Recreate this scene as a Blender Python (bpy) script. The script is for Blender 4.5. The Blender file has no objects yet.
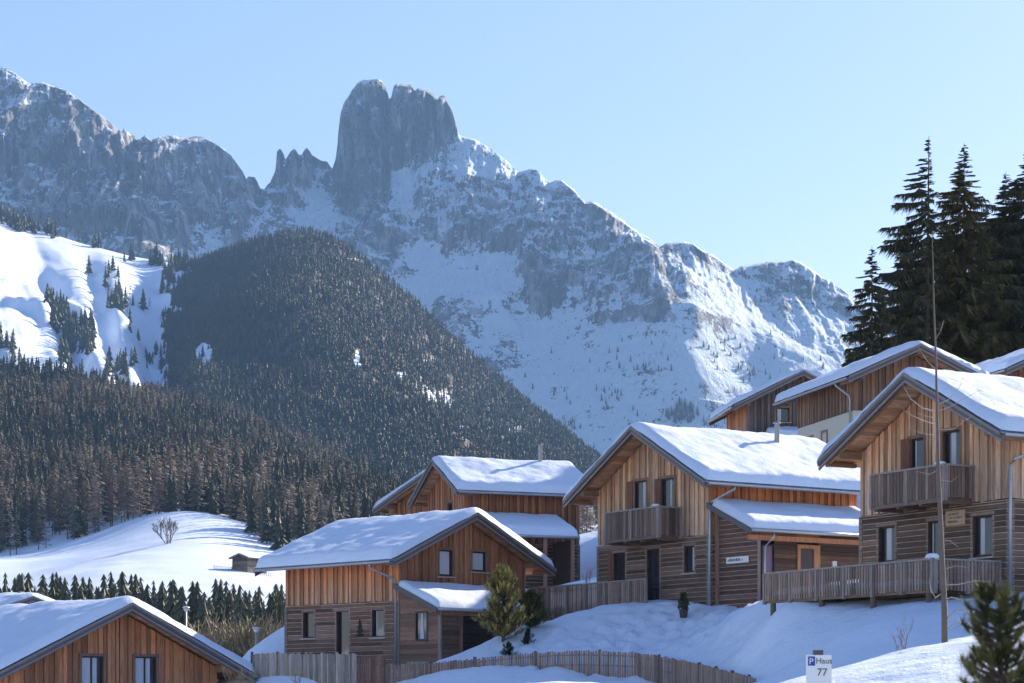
import bpy, math, random
import numpy as np
random.seed(7)
rng = np.random.default_rng(7)
F = 2150.0      # focal length in picture columns
HZ = 700.0      # picture row of the horizon
sc = bpy.context.scene
col = sc.collection
R = math.radians

# ------------------------------------------------------------------ materials
def new_mat(name):
    m = bpy.data.materials.new(name); m.use_nodes = True
    nt = m.node_tree; b = nt.nodes['Principled BSDF']
    return m, nt, b
def N(nt, t, **kw):
    n = nt.nodes.new(t)
    for k, v in kw.items():
        if k in n.inputs: n.inputs[k].default_value = v
        else: setattr(n, k, v)
    return n
def math_(nt, op, a, b=None, clamp=False):
    n = nt.nodes.new('ShaderNodeMath'); n.operation = op; n.use_clamp = clamp
    for i, v in enumerate((a, b)):
        if v is None: continue
        if isinstance(v, (int, float)): n.inputs[i].default_value = v
        else: nt.links.new(v, n.inputs[i])
    return n.outputs[0]
def mixc(nt, f, a, b, bt='MIX'):
    n = nt.nodes.new('ShaderNodeMix'); n.data_type = 'RGBA'; n.blend_type = bt
    for i, v in ((0, f), (6, a), (7, b)):
        if isinstance(v, (int, float)): n.inputs[i].default_value = v
        elif isinstance(v, tuple): n.inputs[i].default_value = (*v, 1)
        else: nt.links.new(v, n.inputs[i])
    return n.outputs[2]
def noise(nt, scale, detail=4, vec=None, rough=.55):
    n = nt.nodes.new('ShaderNodeTexNoise'); n.inputs['Scale'].default_value = scale
    n.inputs['Detail'].default_value = detail; n.inputs['Roughness'].default_value = rough
    if vec is not None: nt.links.new(vec, n.inputs['Vector'])
    return n.outputs['Fac']
def ramp(nt, fac, a, b):
    n = nt.nodes.new('ShaderNodeMapRange'); n.interpolation_type = 'SMOOTHSTEP'
    nt.links.new(fac, n.inputs[0]); n.inputs[1].default_value = a; n.inputs[2].default_value = b
    return n.outputs[0]
def attr(nt, name, out='Fac'):
    n = nt.nodes.new('ShaderNodeAttribute'); n.attribute_name = name
    return n.outputs[out]
def coords(nt, scale=(1, 1, 1)):
    tc = nt.nodes.new('ShaderNodeTexCoord'); mp = nt.nodes.new('ShaderNodeMapping')
    mp.inputs['Scale'].default_value = scale
    nt.links.new(tc.outputs['Object'], mp.inputs['Vector']); return mp.outputs['Vector']
def bump(nt, b, h, strength, dist=1.0):
    n = nt.nodes.new('ShaderNodeBump'); n.inputs['Strength'].default_value = strength
    n.inputs['Distance'].default_value = dist
    nt.links.new(h, n.inputs['Height']); nt.links.new(n.outputs[0], b.inputs['Normal'])

def wood(name, scale, rough=.75):
    m, nt, b = new_mat(name)
    v = coords(nt, scale)
    g = noise(nt, 1.0, 6, v, .65)
    g2 = noise(nt, 3.7, 3, v, .5)
    kn = noise(nt, 1.6, 3, coords(nt), .6)
    t = attr(nt, 'tint', 'Color')
    f = math_(nt, 'ADD', math_(nt, 'MULTIPLY', ramp(nt, g, .25, .75), .75), math_(nt, 'MULTIPLY', g2, .55))
    f = math_(nt, 'ADD', f, math_(nt, 'MULTIPLY', kn, .3))
    dark = mixc(nt, 1.0, t, (.30, .28, .27), 'MULTIPLY')
    light = mixc(nt, 1.0, t, (1.5, 1.42, 1.36), 'MULTIPLY')
    c = mixc(nt, math_(nt, 'MULTIPLY', f, .78, True), dark, light)
    nt.links.new(c, b.inputs['Base Color']); b.inputs['Roughness'].default_value = rough
    bump(nt, b, g, .35, .01)
    return m
M = {}
M['vwood'] = wood('vertical_weathered_boards', (22, 22, 1.6))
M['hwood'] = wood('horizontal_weathered_siding', (2.2, 2.2, 34))
def snow_mat(name, bs=.35, scale=2.5, speck=False):
    m, nt, b = new_mat(name)
    v = coords(nt)
    n1 = noise(nt, scale, 5, v); n2 = noise(nt, scale * 9, 3, v)
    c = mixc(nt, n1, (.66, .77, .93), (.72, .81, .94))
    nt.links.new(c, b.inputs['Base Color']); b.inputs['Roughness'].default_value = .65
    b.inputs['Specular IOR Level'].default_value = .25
    h = math_(nt, 'ADD', n1, math_(nt, 'MULTIPLY', n2, .25))
    bump(nt, b, h, bs, .12)
    return m
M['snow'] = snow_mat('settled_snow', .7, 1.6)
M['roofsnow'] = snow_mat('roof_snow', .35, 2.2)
def plain(name, c, rough=.6, metal=0., var=.25, scale=6):
    m, nt, b = new_mat(name)
    n1 = noise(nt, scale, 4, coords(nt))
    cc = mixc(nt, n1, tuple(x * (1 - var) for x in c), tuple(min(1, x * (1 + var)) for x in c))
    nt.links.new(cc, b.inputs['Base Color']); b.inputs['Roughness'].default_value = rough
    b.inputs['Metallic'].default_value = metal
    return m
M['fascia'] = plain('grey_painted_fascia', (.12, .105, .105), .6)
M['trim'] = plain('pale_weathered_verge_trim', (.24, .21, .205), .7)
M['metal'] = plain('zinc_gutter_metal', (.42, .43, .45), .42, .6, .15)
M['steel'] = plain('polished_flue_steel', (.30, .30, .31), .35, .9, .1)
M['frame'] = plain('dark_window_frame', (.035, .025, .022), .5)
M['curtain'] = plain('pale_curtain_cloth', (.55, .56, .6), .9, 0, .15, 20)
M['purple'] = plain('mauve_curtain_cloth', (.3, .2, .3), .9, 0, .2, 20)
M['plaster'] = plain('cream_plaster', (.62, .57, .47), .85, 0, .08, 3)
M['black'] = plain('dark_room', (.012, .011, .012), .9)
M['white'] = plain('white_sign_paint', (.78, .78, .78), .5, 0, .04)
M['blue'] = plain('blue_sign_paint', (.02, .05, .32), .5, 0, .04)
M['ink'] = plain('dark_lettering', (.05, .06, .05), .6, 0, .1)
M['pot'] = plain('dark_clay_pot', (.05, .045, .045), .7)
M['bark'] = plain('rough_bark', (.10, .075, .055), .9, 0, .4, 14)
M['twig'] = plain('bare_brown_twig', (.32, .25, .145), .85, 0, .35, 5)
M['palebark'] = plain('pale_grey_young_bark', (.13, .10, .08), .8, 0, .35, 10)
M['paletwig'] = plain('pale_peeling_twig', (.42, .33, .29), .8, 0, .3, 10)
M['redtwig'] = plain('reddish_twig', (.22, .10, .08), .8, 0, .3, 10)
M['lampglass'] = plain('milky_lamp_glass', (.75, .74, .70), .4, 0, .05)
def foliage(name):
    m, nt, b = new_mat(name)
    t = attr(nt, 'tint', 'Color'); n1 = noise(nt, 1.2, 2, coords(nt))
    c = mixc(nt, n1, mixc(nt, 1., t, (.65, .65, .65), 'MULTIPLY'), mixc(nt, 1., t, (1.35, 1.35, 1.3), 'MULTIPLY'))
    nt.links.new(c, b.inputs['Base Color']); b.inputs['Roughness'].default_value = .7
    b.inputs['Specular IOR Level'].default_value = .25
    return m
M['needle'] = foliage('conifer_needles')
m, nt, b = new_mat('window_glass')
b.inputs['Base Color'].default_value = (.03, .035, .045, 1); b.inputs['Roughness'].default_value = .06
b.inputs['Specular IOR Level'].default_value = .9
M['glass'] = m
# mountain: rock and snow by a rock attribute
m, nt, b = new_mat('mountain_rock_and_snow')
tc = nt.nodes.new('ShaderNodeTexCoord')
def sc_(s):
    mp = nt.nodes.new('ShaderNodeMapping'); mp.inputs['Scale'].default_value = s
    nt.links.new(tc.outputs['Object'], mp.inputs['Vector']); return mp.outputs['Vector']
rk = attr(nt, 'rock')
na = noise(nt, .011, 10, sc_((1, 1, 1)), .68); nb = noise(nt, .05, 6, sc_((1, .5, .35)), .7)
geo = nt.nodes.new('ShaderNodeNewGeometry'); sx = nt.nodes.new('ShaderNodeSeparateXYZ')
nt.links.new(geo.outputs['Normal'], sx.inputs[0])
steep = ramp(nt, sx.outputs[2], .82, .38)
f = math_(nt, 'ADD', math_(nt, 'ADD', rk, .09), math_(nt, 'MULTIPLY', math_(nt, 'SUBTRACT', na, .5), 2.3))
f = math_(nt, 'ADD', f, math_(nt, 'MULTIPLY', math_(nt, 'SUBTRACT', nb, .5), 2.0))
f = math_(nt, 'ADD', f, math_(nt, 'MULTIPLY', math_(nt, 'SUBTRACT', steep, .5), .4))
nc = noise(nt, .16, 4, sc_((1, 1, .6)), .7)
f = math_(nt, 'ADD', f, math_(nt, 'MULTIPLY', math_(nt, 'SUBTRACT', nc, .5), 1.6))
nd = noise(nt, .022, 6, sc_((.5, .5, 2.4)), .7)
f = math_(nt, 'ADD', f, math_(nt, 'MULTIPLY', math_(nt, 'SUBTRACT', nd, .5), 1.3))
mask = ramp(nt, f, .46, .56)
strat = noise(nt, .02, 8, sc_((1.6, 1, .45)), .7)
strat2 = noise(nt, .006, 4, sc_((1, 1, 3)), .6)
rc = mixc(nt, ramp(nt, strat, .42, .58), (.085, .08, .085), (.43, .43, .46))
rc = mixc(nt, ramp(nt, strat2, .4, .7), rc, (.22, .19, .185))
ck = noise(nt, .045, 5, sc_((1.3, .8, .16)), .7)
crack = ramp(nt, ck, .50, .43); rc = mixc(nt, math_(nt, 'MULTIPLY', crack, .85), rc, (.03, .028, .03))
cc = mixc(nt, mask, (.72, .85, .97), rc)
nt.links.new(cc, b.inputs['Base Color']); b.inputs['Roughness'].default_value = .85
b.inputs['Specular IOR Level'].default_value = .15
hh = math_(nt, 'ADD', na, math_(nt, 'MULTIPLY', strat, .6)); hh = math_(nt, 'ADD', hh, math_(nt, 'MULTIPLY', ck, .5)); bump(nt, b, hh, 1.0, 26)
M['mount'] = m
m, nt, b = new_mat('far_snow_slope')
tc = nt.nodes.new('ShaderNodeTexCoord')
na = noise(nt, .02, 6, sc_((1, 1, 1))); rk = attr(nt, 'rock')
f = math_(nt, 'ADD', rk, math_(nt, 'MULTIPLY', math_(nt, 'SUBTRACT', na, .5), 1.2)); mask = ramp(nt, f, .45, .6)
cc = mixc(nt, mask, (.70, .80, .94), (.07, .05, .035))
nt.links.new(cc, b.inputs['Base Color']); b.inputs['Roughness'].default_value = .8
bump(nt, b, na, .35, 6)
M['farsnow'] = m

# ------------------------------------------------------------------ mesh helpers
class MB:
    def __init__(s): s.v = []; s.f = []; s.c = []; s.m = []
    def add(s, vs, fs, c=(1, 1, 1), mi=0):
        n = len(s.v); s.v += [tuple(p) for p in vs]
        if isinstance(c, list): s.c += c
        else: s.c += [c] * len(vs)
        s.f += [tuple(i + n for i in f) for f in fs]; s.m += [mi] * len(fs)
    def hexa(s, p, c=(1, 1, 1), mi=0):
        s.add(p, [(0, 3, 2, 1), (4, 5, 6, 7), (0, 1, 5, 4), (1, 2, 6, 5), (2, 3, 7, 6), (3, 0, 4, 7)], c, mi)
    def box(s, x0, x1, y0, y1, z0, z1, c=(1, 1, 1), mi=0):
        s.hexa([(x0, y0, z0), (x1, y0, z0), (x1, y1, z0), (x0, y1, z0), (x0, y0, z1), (x1, y0, z1), (x1, y1, z1), (x0, y1, z1)], c, mi)
    def tube(s, path, r, n=6, c=(1, 1, 1), mi=0, caps=True):
        path = [np.array(p, float) for p in path]
        rs = r if isinstance(r, (list, tuple)) else [r] * len(path)
        vs = []; fs = []
        for i, p in enumerate(path):
            d = path[min(i + 1, len(path) - 1)] - path[max(i - 1, 0)]; d = d / (np.linalg.norm(d) + 1e-9)
            a = np.cross(d, (0, 0, 1) if abs(d[2]) < .9 else (1, 0, 0)); a /= np.linalg.norm(a); b_ = np.cross(d, a)
            for k in range(n):
                t = 2 * math.pi * k / n; vs.append(p + rs[i] * (math.cos(t) * a + math.sin(t) * b_))
        for i in range(len(path) - 1):
            for k in range(n):
                k2 = (k + 1) % n; fs.append((i * n + k, i * n + k2, (i + 1) * n + k2, (i + 1) * n + k))
        if caps: fs.append(tuple(range(n))[::-1]); fs.append(tuple((len(path) - 1) * n + k for k in range(n)))
        s.add(vs, fs, c, mi)
    def build(s, name, mats, parent=None, smooth=False, xf=None):
        me = bpy.data.meshes.new(name); me.from_pydata(s.v, [], s.f); me.update()
        a = me.color_attributes.new('tint', 'FLOAT_COLOR', 'POINT')
        a.data.foreach_set('color', np.array([(*q, 1) for q in s.c], dtype=np.float32).ravel())
        for m_ in (mats if isinstance(mats, list) else [mats]): me.materials.append(m_)
        me.polygons.foreach_set('material_index', s.m)
        if smooth: me.polygons.foreach_set('use_smooth', [True] * len(s.f))
        o = bpy.data.objects.new(name, me); col.objects.link(o)
        if parent is not None: o.parent = parent
        return o
def np_mesh(name, V, T, mats, mi=None, color=None, smooth=False, rock=None):
    """V (n,3), T (m,k) all the same k"""
    me = bpy.data.meshes.new(name); k = T.shape[1]
    me.vertices.add(len(V)); me.vertices.foreach_set('co', V.astype(np.float32).ravel())
    me.loops.add(T.size); me.loops.foreach_set('vertex_index', T.astype(np.int32).ravel())
    me.polygons.add(len(T)); me.polygons.foreach_set('loop_start', np.arange(0, T.size, k, dtype=np.int32))
    for m_ in mats: me.materials.append(m_)
    if mi is not None: me.polygons.foreach_set('material_index', mi.astype(np.int32))
    me.polygons.foreach_set('use_smooth', np.full(len(T), smooth))
    if color is not None:
        a = me.color_attributes.new('tint', 'FLOAT_COLOR', 'POINT')
        a.data.foreach_set('color', np.concatenate([color, np.ones((len(V), 1))], 1).astype(np.float32).ravel())
    if rock is not None:
        a = me.attributes.new('rock', 'FLOAT', 'POINT'); a.data.foreach_set('value', rock.astype(np.float32))
    me.update(calc_edges=True)
    o = bpy.data.objects.new(name, me); col.objects.link(o)
    return o
def tag(o, label=None, cat=None, group=None, kind=None):
    if label: o['label'] = label
    if cat: o['category'] = cat
    if group: o['group'] = group
    if kind: o['kind'] = kind
    return o
def empty(name, loc, rz=0.):
    o = bpy.data.objects.new(name, None); o.location = loc; o.rotation_euler = (0, 0, rz); o.empty_display_size = .3
    col.objects.link(o); return o

# ------------------------------------------------------------------ noise
_perm = np.random.default_rng(3).permutation(65536)
def _h(ix, iy): return _perm[(_perm[ix & 65535] + iy) & 65535]
def perlin(x, y):
    x0 = np.floor(x).astype(np.int64); y0 = np.floor(y).astype(np.int64); fx = x - x0; fy = y - y0
    def g(ix, iy, dx, dy):
        a = _h(ix, iy) * (2 * math.pi / 65536); return np.cos(a) * dx + np.sin(a) * dy
    u = fx ** 3 * (fx * (fx * 6 - 15) + 10); v = fy ** 3 * (fy * (fy * 6 - 15) + 10)
    a = g(x0, y0, fx, fy); b_ = g(x0 + 1, y0, fx - 1, fy); c = g(x0, y0 + 1, fx, fy - 1); d = g(x0 + 1, y0 + 1, fx - 1, fy - 1)
    return (a + u * (b_ - a)) * (1 - v) + (c + u * (d - c)) * v
def fbm(x, y, o=5, g=.5, ridged=False):
    s = 0; a = 1.; t = 0
    for i in range(o):
        n = perlin(x * 2 ** i + 17.3 * i, y * 2 ** i - 9.1 * i) * 1.5
        if ridged: n = 1 - 2 * np.abs(n)
        s = s + a * n; t += a; a *= g
    return s / t
def interp(px, pts):
    p = np.array(pts, float); return np.interp(px, p[:, 0], p[:, 1])
def X(px, D): return (px - 512) / F * D
def Zf(py, D): return (HZ - py) / F * D

def grid_faces(nr, nc):
    i = np.arange(nr - 1)[:, None] * nc + np.arange(nc - 1)[None, :]
    i = i.ravel(); return np.stack([i, i + 1, i + nc + 1, i + nc], 1)

# ------------------------------------------------------------------ near ground
NC = np.array([(-20, 5, -1.9), (0, 5, -1.7), (20, 5, -1.5), (-25, 30, -3), (0, 30, -1.1), (4.3, 30, -.5), (14, 30, .6), (25, 30, 1.5),
 (X(830, 37), 37, .50), (X(870, 37), 37, .62), (X(900, 38), 38, .84), (X(940, 38), 38, .98), (X(985, 38), 38, 1.10), (X(1024, 38), 38, 1.42), (14, 38, 2.1), (X(945, 44), 44, .98), (X(1010, 46), 46, 1.35), (X(880, 46), 46, .72), (22, 45, 2.6), (X(800, 40), 40, .1),
 (X(800, 50), 50, .42), (X(860, 56), 56, 1.9), (X(940, 55), 55, 1.85), (14, 58, 2.6), (13.9, 60.6, 2.95), (18, 60, 3.4), (11, 66, 3.1), (X(860, 62), 62, 2.45), (X(770, 66), 66, 2.75), (28, 65, 4.5), (17, 70, 4.4),
 (X(778, 68), 68, 2.75), (X(820, 64), 64, 2.5), (X(830, 59), 59, 1.6), (X(770, 68), 68, 2.9), (X(740, 72), 72, 2.9), (7.4, 77.5, 3.3), (9.5, 75.8, 3.2), (3.2, 83, 3.1), (X(560, 80), 80, 2.95), (X(505, 78), 78, 2.3), (X(480, 74), 74, 1.5), (12, 80, 3.5),
 (X(480, 72), 72, .80), (X(576, 72), 72, 1.0), (X(636, 72), 72, .95), (X(672, 71), 71, .72), (X(700, 69), 69, .5), (X(715, 67), 67, .42), (X(730, 65), 65, .26), (X(745, 63), 63, .12), (X(757, 61.5), 61.5, .02), (X(772, 61), 61, .4), (X(765, 63.5), 63.5, 1.1), (X(768, 66), 66, 2.1), (X(725, 70.5), 70.5, 1.5), (X(745, 68.5), 68.5, 1.8), (X(787, 60), 60, .7), (X(640, 75.5), 75.5, 2.0), (X(710, 72), 72, 1.75),
 (X(420, 66), 66, .25), (X(500, 65), 65, .42), (X(600, 65), 65, .46), (X(700, 63), 63, .35), (0, 50, .1), (0, 40, -.5), (5, 48, .15), (X(760, 55), 55, .1),
 (X(385, 76), 76, .5), (X(300, 78), 78, .5), (X(250, 78), 78, .1), (-4.3, 80.4, 1.1), (-6.5, 83, 1.3), (-8.9, 86.2, 1.9), (X(285, 92), 92, 3.2), (X(245, 90), 90, 1.9), (X(215, 90), 90, .3), (0.8, 82, 1.3), (1.5, 86.5, 2.6), (-1, 79, 1.0),
 (-17, 76, -3.3), (-8, 76, -2.8), (-12, 66, -3.2), (-22, 66, -4), (-9, 66, -1.6), (-25, 100, -4), (-40, 80, -7), (-40, 120, -9), (-16, 100, -2), (-14, 110, -2.5),
 (X(535, 95), 95, 4.9), (X(590, 95), 95, 5.3), (0, 106, 4.9), (-4, 107, 4.9), (X(590, 125), 125, 9.2), (-6, 118, 6), (-2, 126, 6.8), (X(700, 95), 95, 6.5), (13, 92, 8.3), (15, 95, 10.0), (20, 98, 10.3), (13, 116, 11.3), (22, 101, 10.8), (30, 100, 11.5), (28, 130, 13), (18, 130, 13), (38, 130, 14), (45, 60, 6), (45, 100, 12), (-8, 130, 3), (5, 140, 10), (-50, 50, -8)])
def tps(P, zz, lam):
    n = len(P); d = np.linalg.norm(P[:, None] - P[None], axis=2); K = np.where(d > 0, d * d * np.log(d + 1e-9), 0)
    A = np.zeros((n + 3, n + 3)); A[:n, :n] = K + lam * np.eye(n); A[:n, n] = 1; A[:n, n + 1:] = P; A[n, :n] = 1; A[n + 1:, :n] = P.T
    w = np.linalg.solve(A, np.concatenate([zz, np.zeros(3)]))
    def ev(Q):
        out = np.zeros(len(Q))
        for s in range(0, len(Q), 20000):
            q = Q[s:s + 20000]; e = np.linalg.norm(q[:, None] - P[None], axis=2)
            out[s:s + 20000] = np.where(e > 0, e * e * np.log(e + 1e-9), 0) @ w[:n] + w[n] + q @ w[n + 1:]
        return out
    return ev
near_ev = tps(NC[:, :2], NC[:, 2], .3)
def ground(x, y):
    q = np.array([[x, y]], float); return float(near_ev(q)[0] + near_bumps(q)[0])
def near_bumps(Q):
    x, y = Q[:, 0], Q[:, 1]
    b_ = .18 * fbm(x / 5, y / 5, 4) + .10 * fbm(x / 1.5, y / 1.5, 3) * (1 - .8 * np.exp(-((y - 36) / 9) ** 2))
    # trodden, lumpy snow on the bank between the fence and the chalets
    t = np.exp(-(((x - 5) / 5) ** 2 + ((y - 75) / 3.5) ** 2))
    b_ += t * (.55 * np.abs(fbm(x / .9 + 3, y / 1.3, 3)) - .09 + .22 * np.clip(fbm(x / .38, y / .45 + 7, 2) - .12, 0, 1))
    for k in range(5):     # foot tracks across the bank
        xc = 2 + k * 1.3 + (y - 74) * (.5 - .12 * k) + .4 * np.sin(y * 1.3 + k); b_ -= .13 * np.exp(-((x - xc) / .16) ** 2) * (np.sin(y * 7 + k) > 0) * ((y > 68) & (y < 79))
    return b_
xs = np.concatenate([np.arange(-50, -8, .5), np.arange(-8, 18, .16), np.arange(18, 50.4, .6)]); ys = np.concatenate([np.arange(3, 30, 1.), np.arange(30, 62, .25), np.arange(62, 84, .16), np.arange(84, 95, .3), np.arange(95, 150, 1.)])
gx, gy = np.meshgrid(xs, ys); Q = np.stack([gx.ravel(), gy.ravel()], 1)
gz = near_ev(Q) + near_bumps(Q)
edge = np.clip((np.abs(Q[:, 0]) - 44) / 6, 0, 1) + np.clip((Q[:, 1] - 143) / 7, 0, 1) + np.clip((6 - Q[:, 1]) / 3, 0, 1)
gz = gz - 1.2 * edge
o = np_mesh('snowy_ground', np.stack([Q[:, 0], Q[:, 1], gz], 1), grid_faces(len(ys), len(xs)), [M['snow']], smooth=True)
tag(o, kind='structure')

# ------------------------------------------------------------------ far sheets
def sheet(name, u, levels, subs, mat, disp=None, rockf=None, power=None):
    """levels: list of (D(u), py(u)) from near to far; the real terrain surface between them"""
    rows = []
    for k in range(len(levels) - 1):
        D0, p0 = levels[k]; D1, p1 = levels[k + 1]; n = subs[k]
        z0 = Zf(p0, D0); z1 = Zf(p1, D1)
        for j in range(n + (k == len(levels) - 2)):
            t = j / n; rows.append((D0 + (D1 - D0) * t, z0 + (z1 - z0) * t, k + t))
    D = np.array([r[0] for r in rows]); Z = np.array([r[1] for r in rows]); T = np.array([r[2] for r in rows])[:, None] + 0 * D
    U = np.broadcast_to(u, D.shape); Xw = (U - 512) / F * D
    if disp is not None: dy, dz = disp(U, D, Z, T, Xw); D = D + dy; Z = Z + dz
    V = np.stack([Xw.ravel(), D.ravel(), Z.ravel()], 1)
    rk = rockf(512 + F * Xw / D, HZ - F * Z / D, T, Xw, D).ravel() if rockf else None
    o = np_mesh(name, V, grid_faces(*D.shape), [mat], smooth=True, rock=rk)
    tag(o, kind='structure')
    return o, Xw, D, Z

# valley
VC = np.array([(-600, 150, -14), (-600, 300, 0), (-600, 600, 30), (0, 150, -10), (300, 150, -8), (0, 250, -5), (300, 250, -3), (0, 300, 1), (300, 300, 2), (0, 400, 15), (300, 400, 16), (100, 450, 24),
 (0, 600, 39), (150, 600, 45.5), (270, 600, 43), (180, 645, 55.5), (0, 660, 44), (300, 660, 53), (400, 600, 46), (600, 150, 9), (600, 300, 9), (600, 600, 42), (1000, 150, 13), (1000, 300, 18), (1000, 600, 60), (1600, 150, 15), (1600, 300, 25), (1600, 600, 80), (0, 900, 70), (600, 900, 90), (1000, 900, 110), (1600, 900, 140), (-600, 900, 60)])
VP = np.stack([VC[:, 0] / 400, np.log(VC[:, 1]) * 2], 1); vev = tps(VP, VC[:, 2], .002)
def valley_z(x, y):
    Qv = np.stack([(512 + F * x / y) / 400, np.log(y) * 2], -1).reshape(-1, 2); z = vev(Qv).reshape(np.shape(x))
    m_ = np.exp(-((y - 560) / 90) ** 2)
    return z + fbm(x / 60, y / 60, 4) * 2.0 * np.clip((y - 200) / 200, 0, 1) + m_ * 2.4 * np.sin(x / 13 + y / 40 + 1.5 * np.sin(y / 60))
uu = np.arange(-620, 1640, 6.); dd = np.exp(np.linspace(math.log(138), math.log(1000), 330))
Dv, Uv = np.meshgrid(dd, uu, indexing='ij'); Xv = (Uv - 512) / F * Dv
Zv = valley_z(Xv, Dv)
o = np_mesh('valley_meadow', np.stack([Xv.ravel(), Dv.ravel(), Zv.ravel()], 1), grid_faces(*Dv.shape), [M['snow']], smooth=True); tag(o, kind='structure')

# wooded hill
u1 = np.arange(-300, 1400, 4.)
c1 = interp(u1, [(-300, 330), (0, 378), (60, 388), (130, 402), (200, 414), (250, 432), (300, 454), (340, 468), (380, 484), (430, 505), (520, 520), (700, 520), (1400, 470)])
D1a = interp(u1, [(-300, 650), (0, 650), (100, 650), (180, 648), (222, 645), (258, 598), (400, 585), (1400, 600)])
def d1(U, D, Z, T, Xw):
    w = np.clip(T * 2, 0, 1)
    return 0, w * (fbm(Xw / 160, D / 160, 4) * 12) + w * 4 * fbm(Xw / 30, D / 30, 2)
lv1 = [(D1a, HZ - (valley_z(X(u1, D1a), D1a) - 1) * F / D1a), (D1a * 0 + 950, .50 * c1 + .5 * 540), (D1a * 0 + 1350, c1), (D1a * 0 + 1600, c1 + 60)]
wh, WX, WD, WZ = sheet('wooded_hill', u1, lv1, [30, 40, 20], M['farsnow'], d1, lambda px, py, T, x, y: np.where(T > .25, 1.1, -.3))

# snowy slope with the conical forest hill
u2 = np.arange(-300, 1000, 3.)
c2 = interp(u2, [(-300, 120), (-80, 190), (0, 216), (30, 227), (80, 243), (130, 256), (170, 263), (185, 265), (200, 262), (240, 246), (290, 233), (310, 232), (330, 238), (360, 258), (400, 292), (450, 337), (500, 382), (550, 420), (590, 452), (640, 490), (1000, 560)])
f2 = np.maximum(interp(u2, [(-300, 420), (150, 440), (300, 490), (1000, 520)]), c2 + 20)
def d2(U, D, Z, T, Xw):
    w = np.sin(np.clip(T, 0, 2) / 2 * math.pi)
    gul = -45 * np.exp(-((U - 168 + (T * 10)) / 22) ** 2) * w
    gul += -22 * np.exp(-((U - 45 - (1.6 - T) * 40) / 14) ** 2) * w + -18 * np.exp(-((U - 95 - (1.6 - T) * 25) / 12) ** 2) * w
    conv = 30 * np.exp(-((U - 300) / 110) ** 2) * w
    return 0, gul + conv + w * 30 * fbm(Xw / 150, D / 300, 4) + w * (7 + 9 * (U < 170)) * fbm((Xw + D * .35) / 38, (D - Xw * .3) / 150, 3)
lv2 = [(u2 * 0 + 1450., f2), (u2 * 0 + 1950., .5 * (c2 + f2) + 2), (u2 * 0 + 2550., c2), (u2 * 0 + 3000., c2 + 60)]
CLR = ((204, 355, 9, 12, .9), (357, 362, 3.5, 12, .9), (400, 378, 9, 9, .65), (420, 386, 9, 7, .6), (440, 400, 18, 12, .6), (460, 425, 9, 9, .5), (160, 370, 12, 20, .55), (350, 262, 14, 5, .5), (180, 262, 10, 8, .5), (430, 360, 10, 5, .4), (218, 300, 6, 9, .4), (520, 425, 25, 8, .4))
def r2(px, py, T, x, y):
    b_ = interp(py, [(200, 190), (262, 190), (300, 165), (385, 150), (480, 120)])
    b_ = b_ + 26 * fbm(py / 20, px / 20, 3)
    v = np.where(T > .02, -.5 + 1.6 * np.clip((px - b_) / 10, 0, 1), -.5)
    for cx, cy, rx, ry, pr in CLR: v = v - 1.5 * pr * np.exp(-(((px - cx) / rx) ** 2 + ((py - cy) / ry) ** 2) ** 2)
    return v + .5 * np.exp(-(((px - 125) / 16) ** 2 + ((py - 350) / 30) ** 2))
hs, HX, HD, HZ2 = sheet('snowy_hillside', u2, lv2, [40, 60, 20], M['farsnow'], d2, r2)

# ------------------------------------------------------------------ mountain massif
u3 = np.arange(-160, 1160, .85)
crest = [(-160, 45), (-60, 60), (0, 70), (6, 69), (15, 74), (30, 84), (45, 84), (55, 87), (68, 92), (75, 96), (90, 108), (110, 122), (122, 133), (126, 130), (128, 135), (133, 134), (136, 139), (143, 143), (147, 138), (152, 141), (160, 138), (167, 140), (172, 137), (190, 139), (205, 138), (215, 143), (227, 152), (235, 161), (243, 172), (247, 181), (251, 178), (256, 179), (260, 188), (265, 190), (271, 184), (276, 172), (278, 152), (281, 149), (284, 155), (286, 161), (289, 156), (292, 152), (296, 150), (299, 156), (303, 155), (307, 149), (309, 150), (312, 155), (320, 160), (328, 163), (333, 170), (336, 160), (338, 145), (341, 118), (344, 106), (348, 100), (352, 90), (358, 83), (365, 80), (375, 79.5), (382, 82), (386, 88), (389, 97), (392, 95), (394, 87), (400, 85.5), (412, 87), (415, 92), (418, 89), (425, 90), (434, 96), (437, 100), (440, 97), (445, 98), (452, 110), (456, 125), (459, 135), (465, 137), (475, 140), (490, 148), (505, 160), (518, 172), (523, 171), (530, 169), (537, 170), (545, 180), (550, 183), (556, 180), (562, 181), (575, 192), (585, 203), (593, 202), (600, 206), (610, 213), (620, 219), (640, 234), (660, 247), (667, 243), (680, 242), (692, 243), (702, 250), (712, 255), (722, 263), (735, 270), (741, 266), (755, 265), (765, 263), (785, 262), (792, 260), (800, 263), (815, 273), (835, 284), (855, 299), (870, 311), (900, 332), (1000, 380), (1160, 430)]
c3 = interp(u3, crest)
c3 = c3 + np.where(u3 < 262, 2.2, np.where(u3 < 390, 1.0, np.where(u3 < 460, 1.9, 1.6))) * fbm(u3 / 7., u3 * 0 + 2.5, 4, .6)
Dc = interp(u3, [(-160, 4500), (150, 4600), (200, 4750), (260, 4900), (335, 5000), (460, 5000), (600, 4750), (700, 4620), (735, 4800), (860, 4800), (1160, 4800)])
t3 = interp(u3, [(-160, 190), (100, 210), (200, 212), (262, 210), (290, 196), (335, 200), (375, 190), (400, 168), (430, 150), (460, 147), (500, 170), (560, 205), (620, 242), (680, 268), (720, 285), (760, 288), (860, 325), (1000, 395), (1160, 450)])
t3 = np.maximum(t3, c3 + 4)
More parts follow.
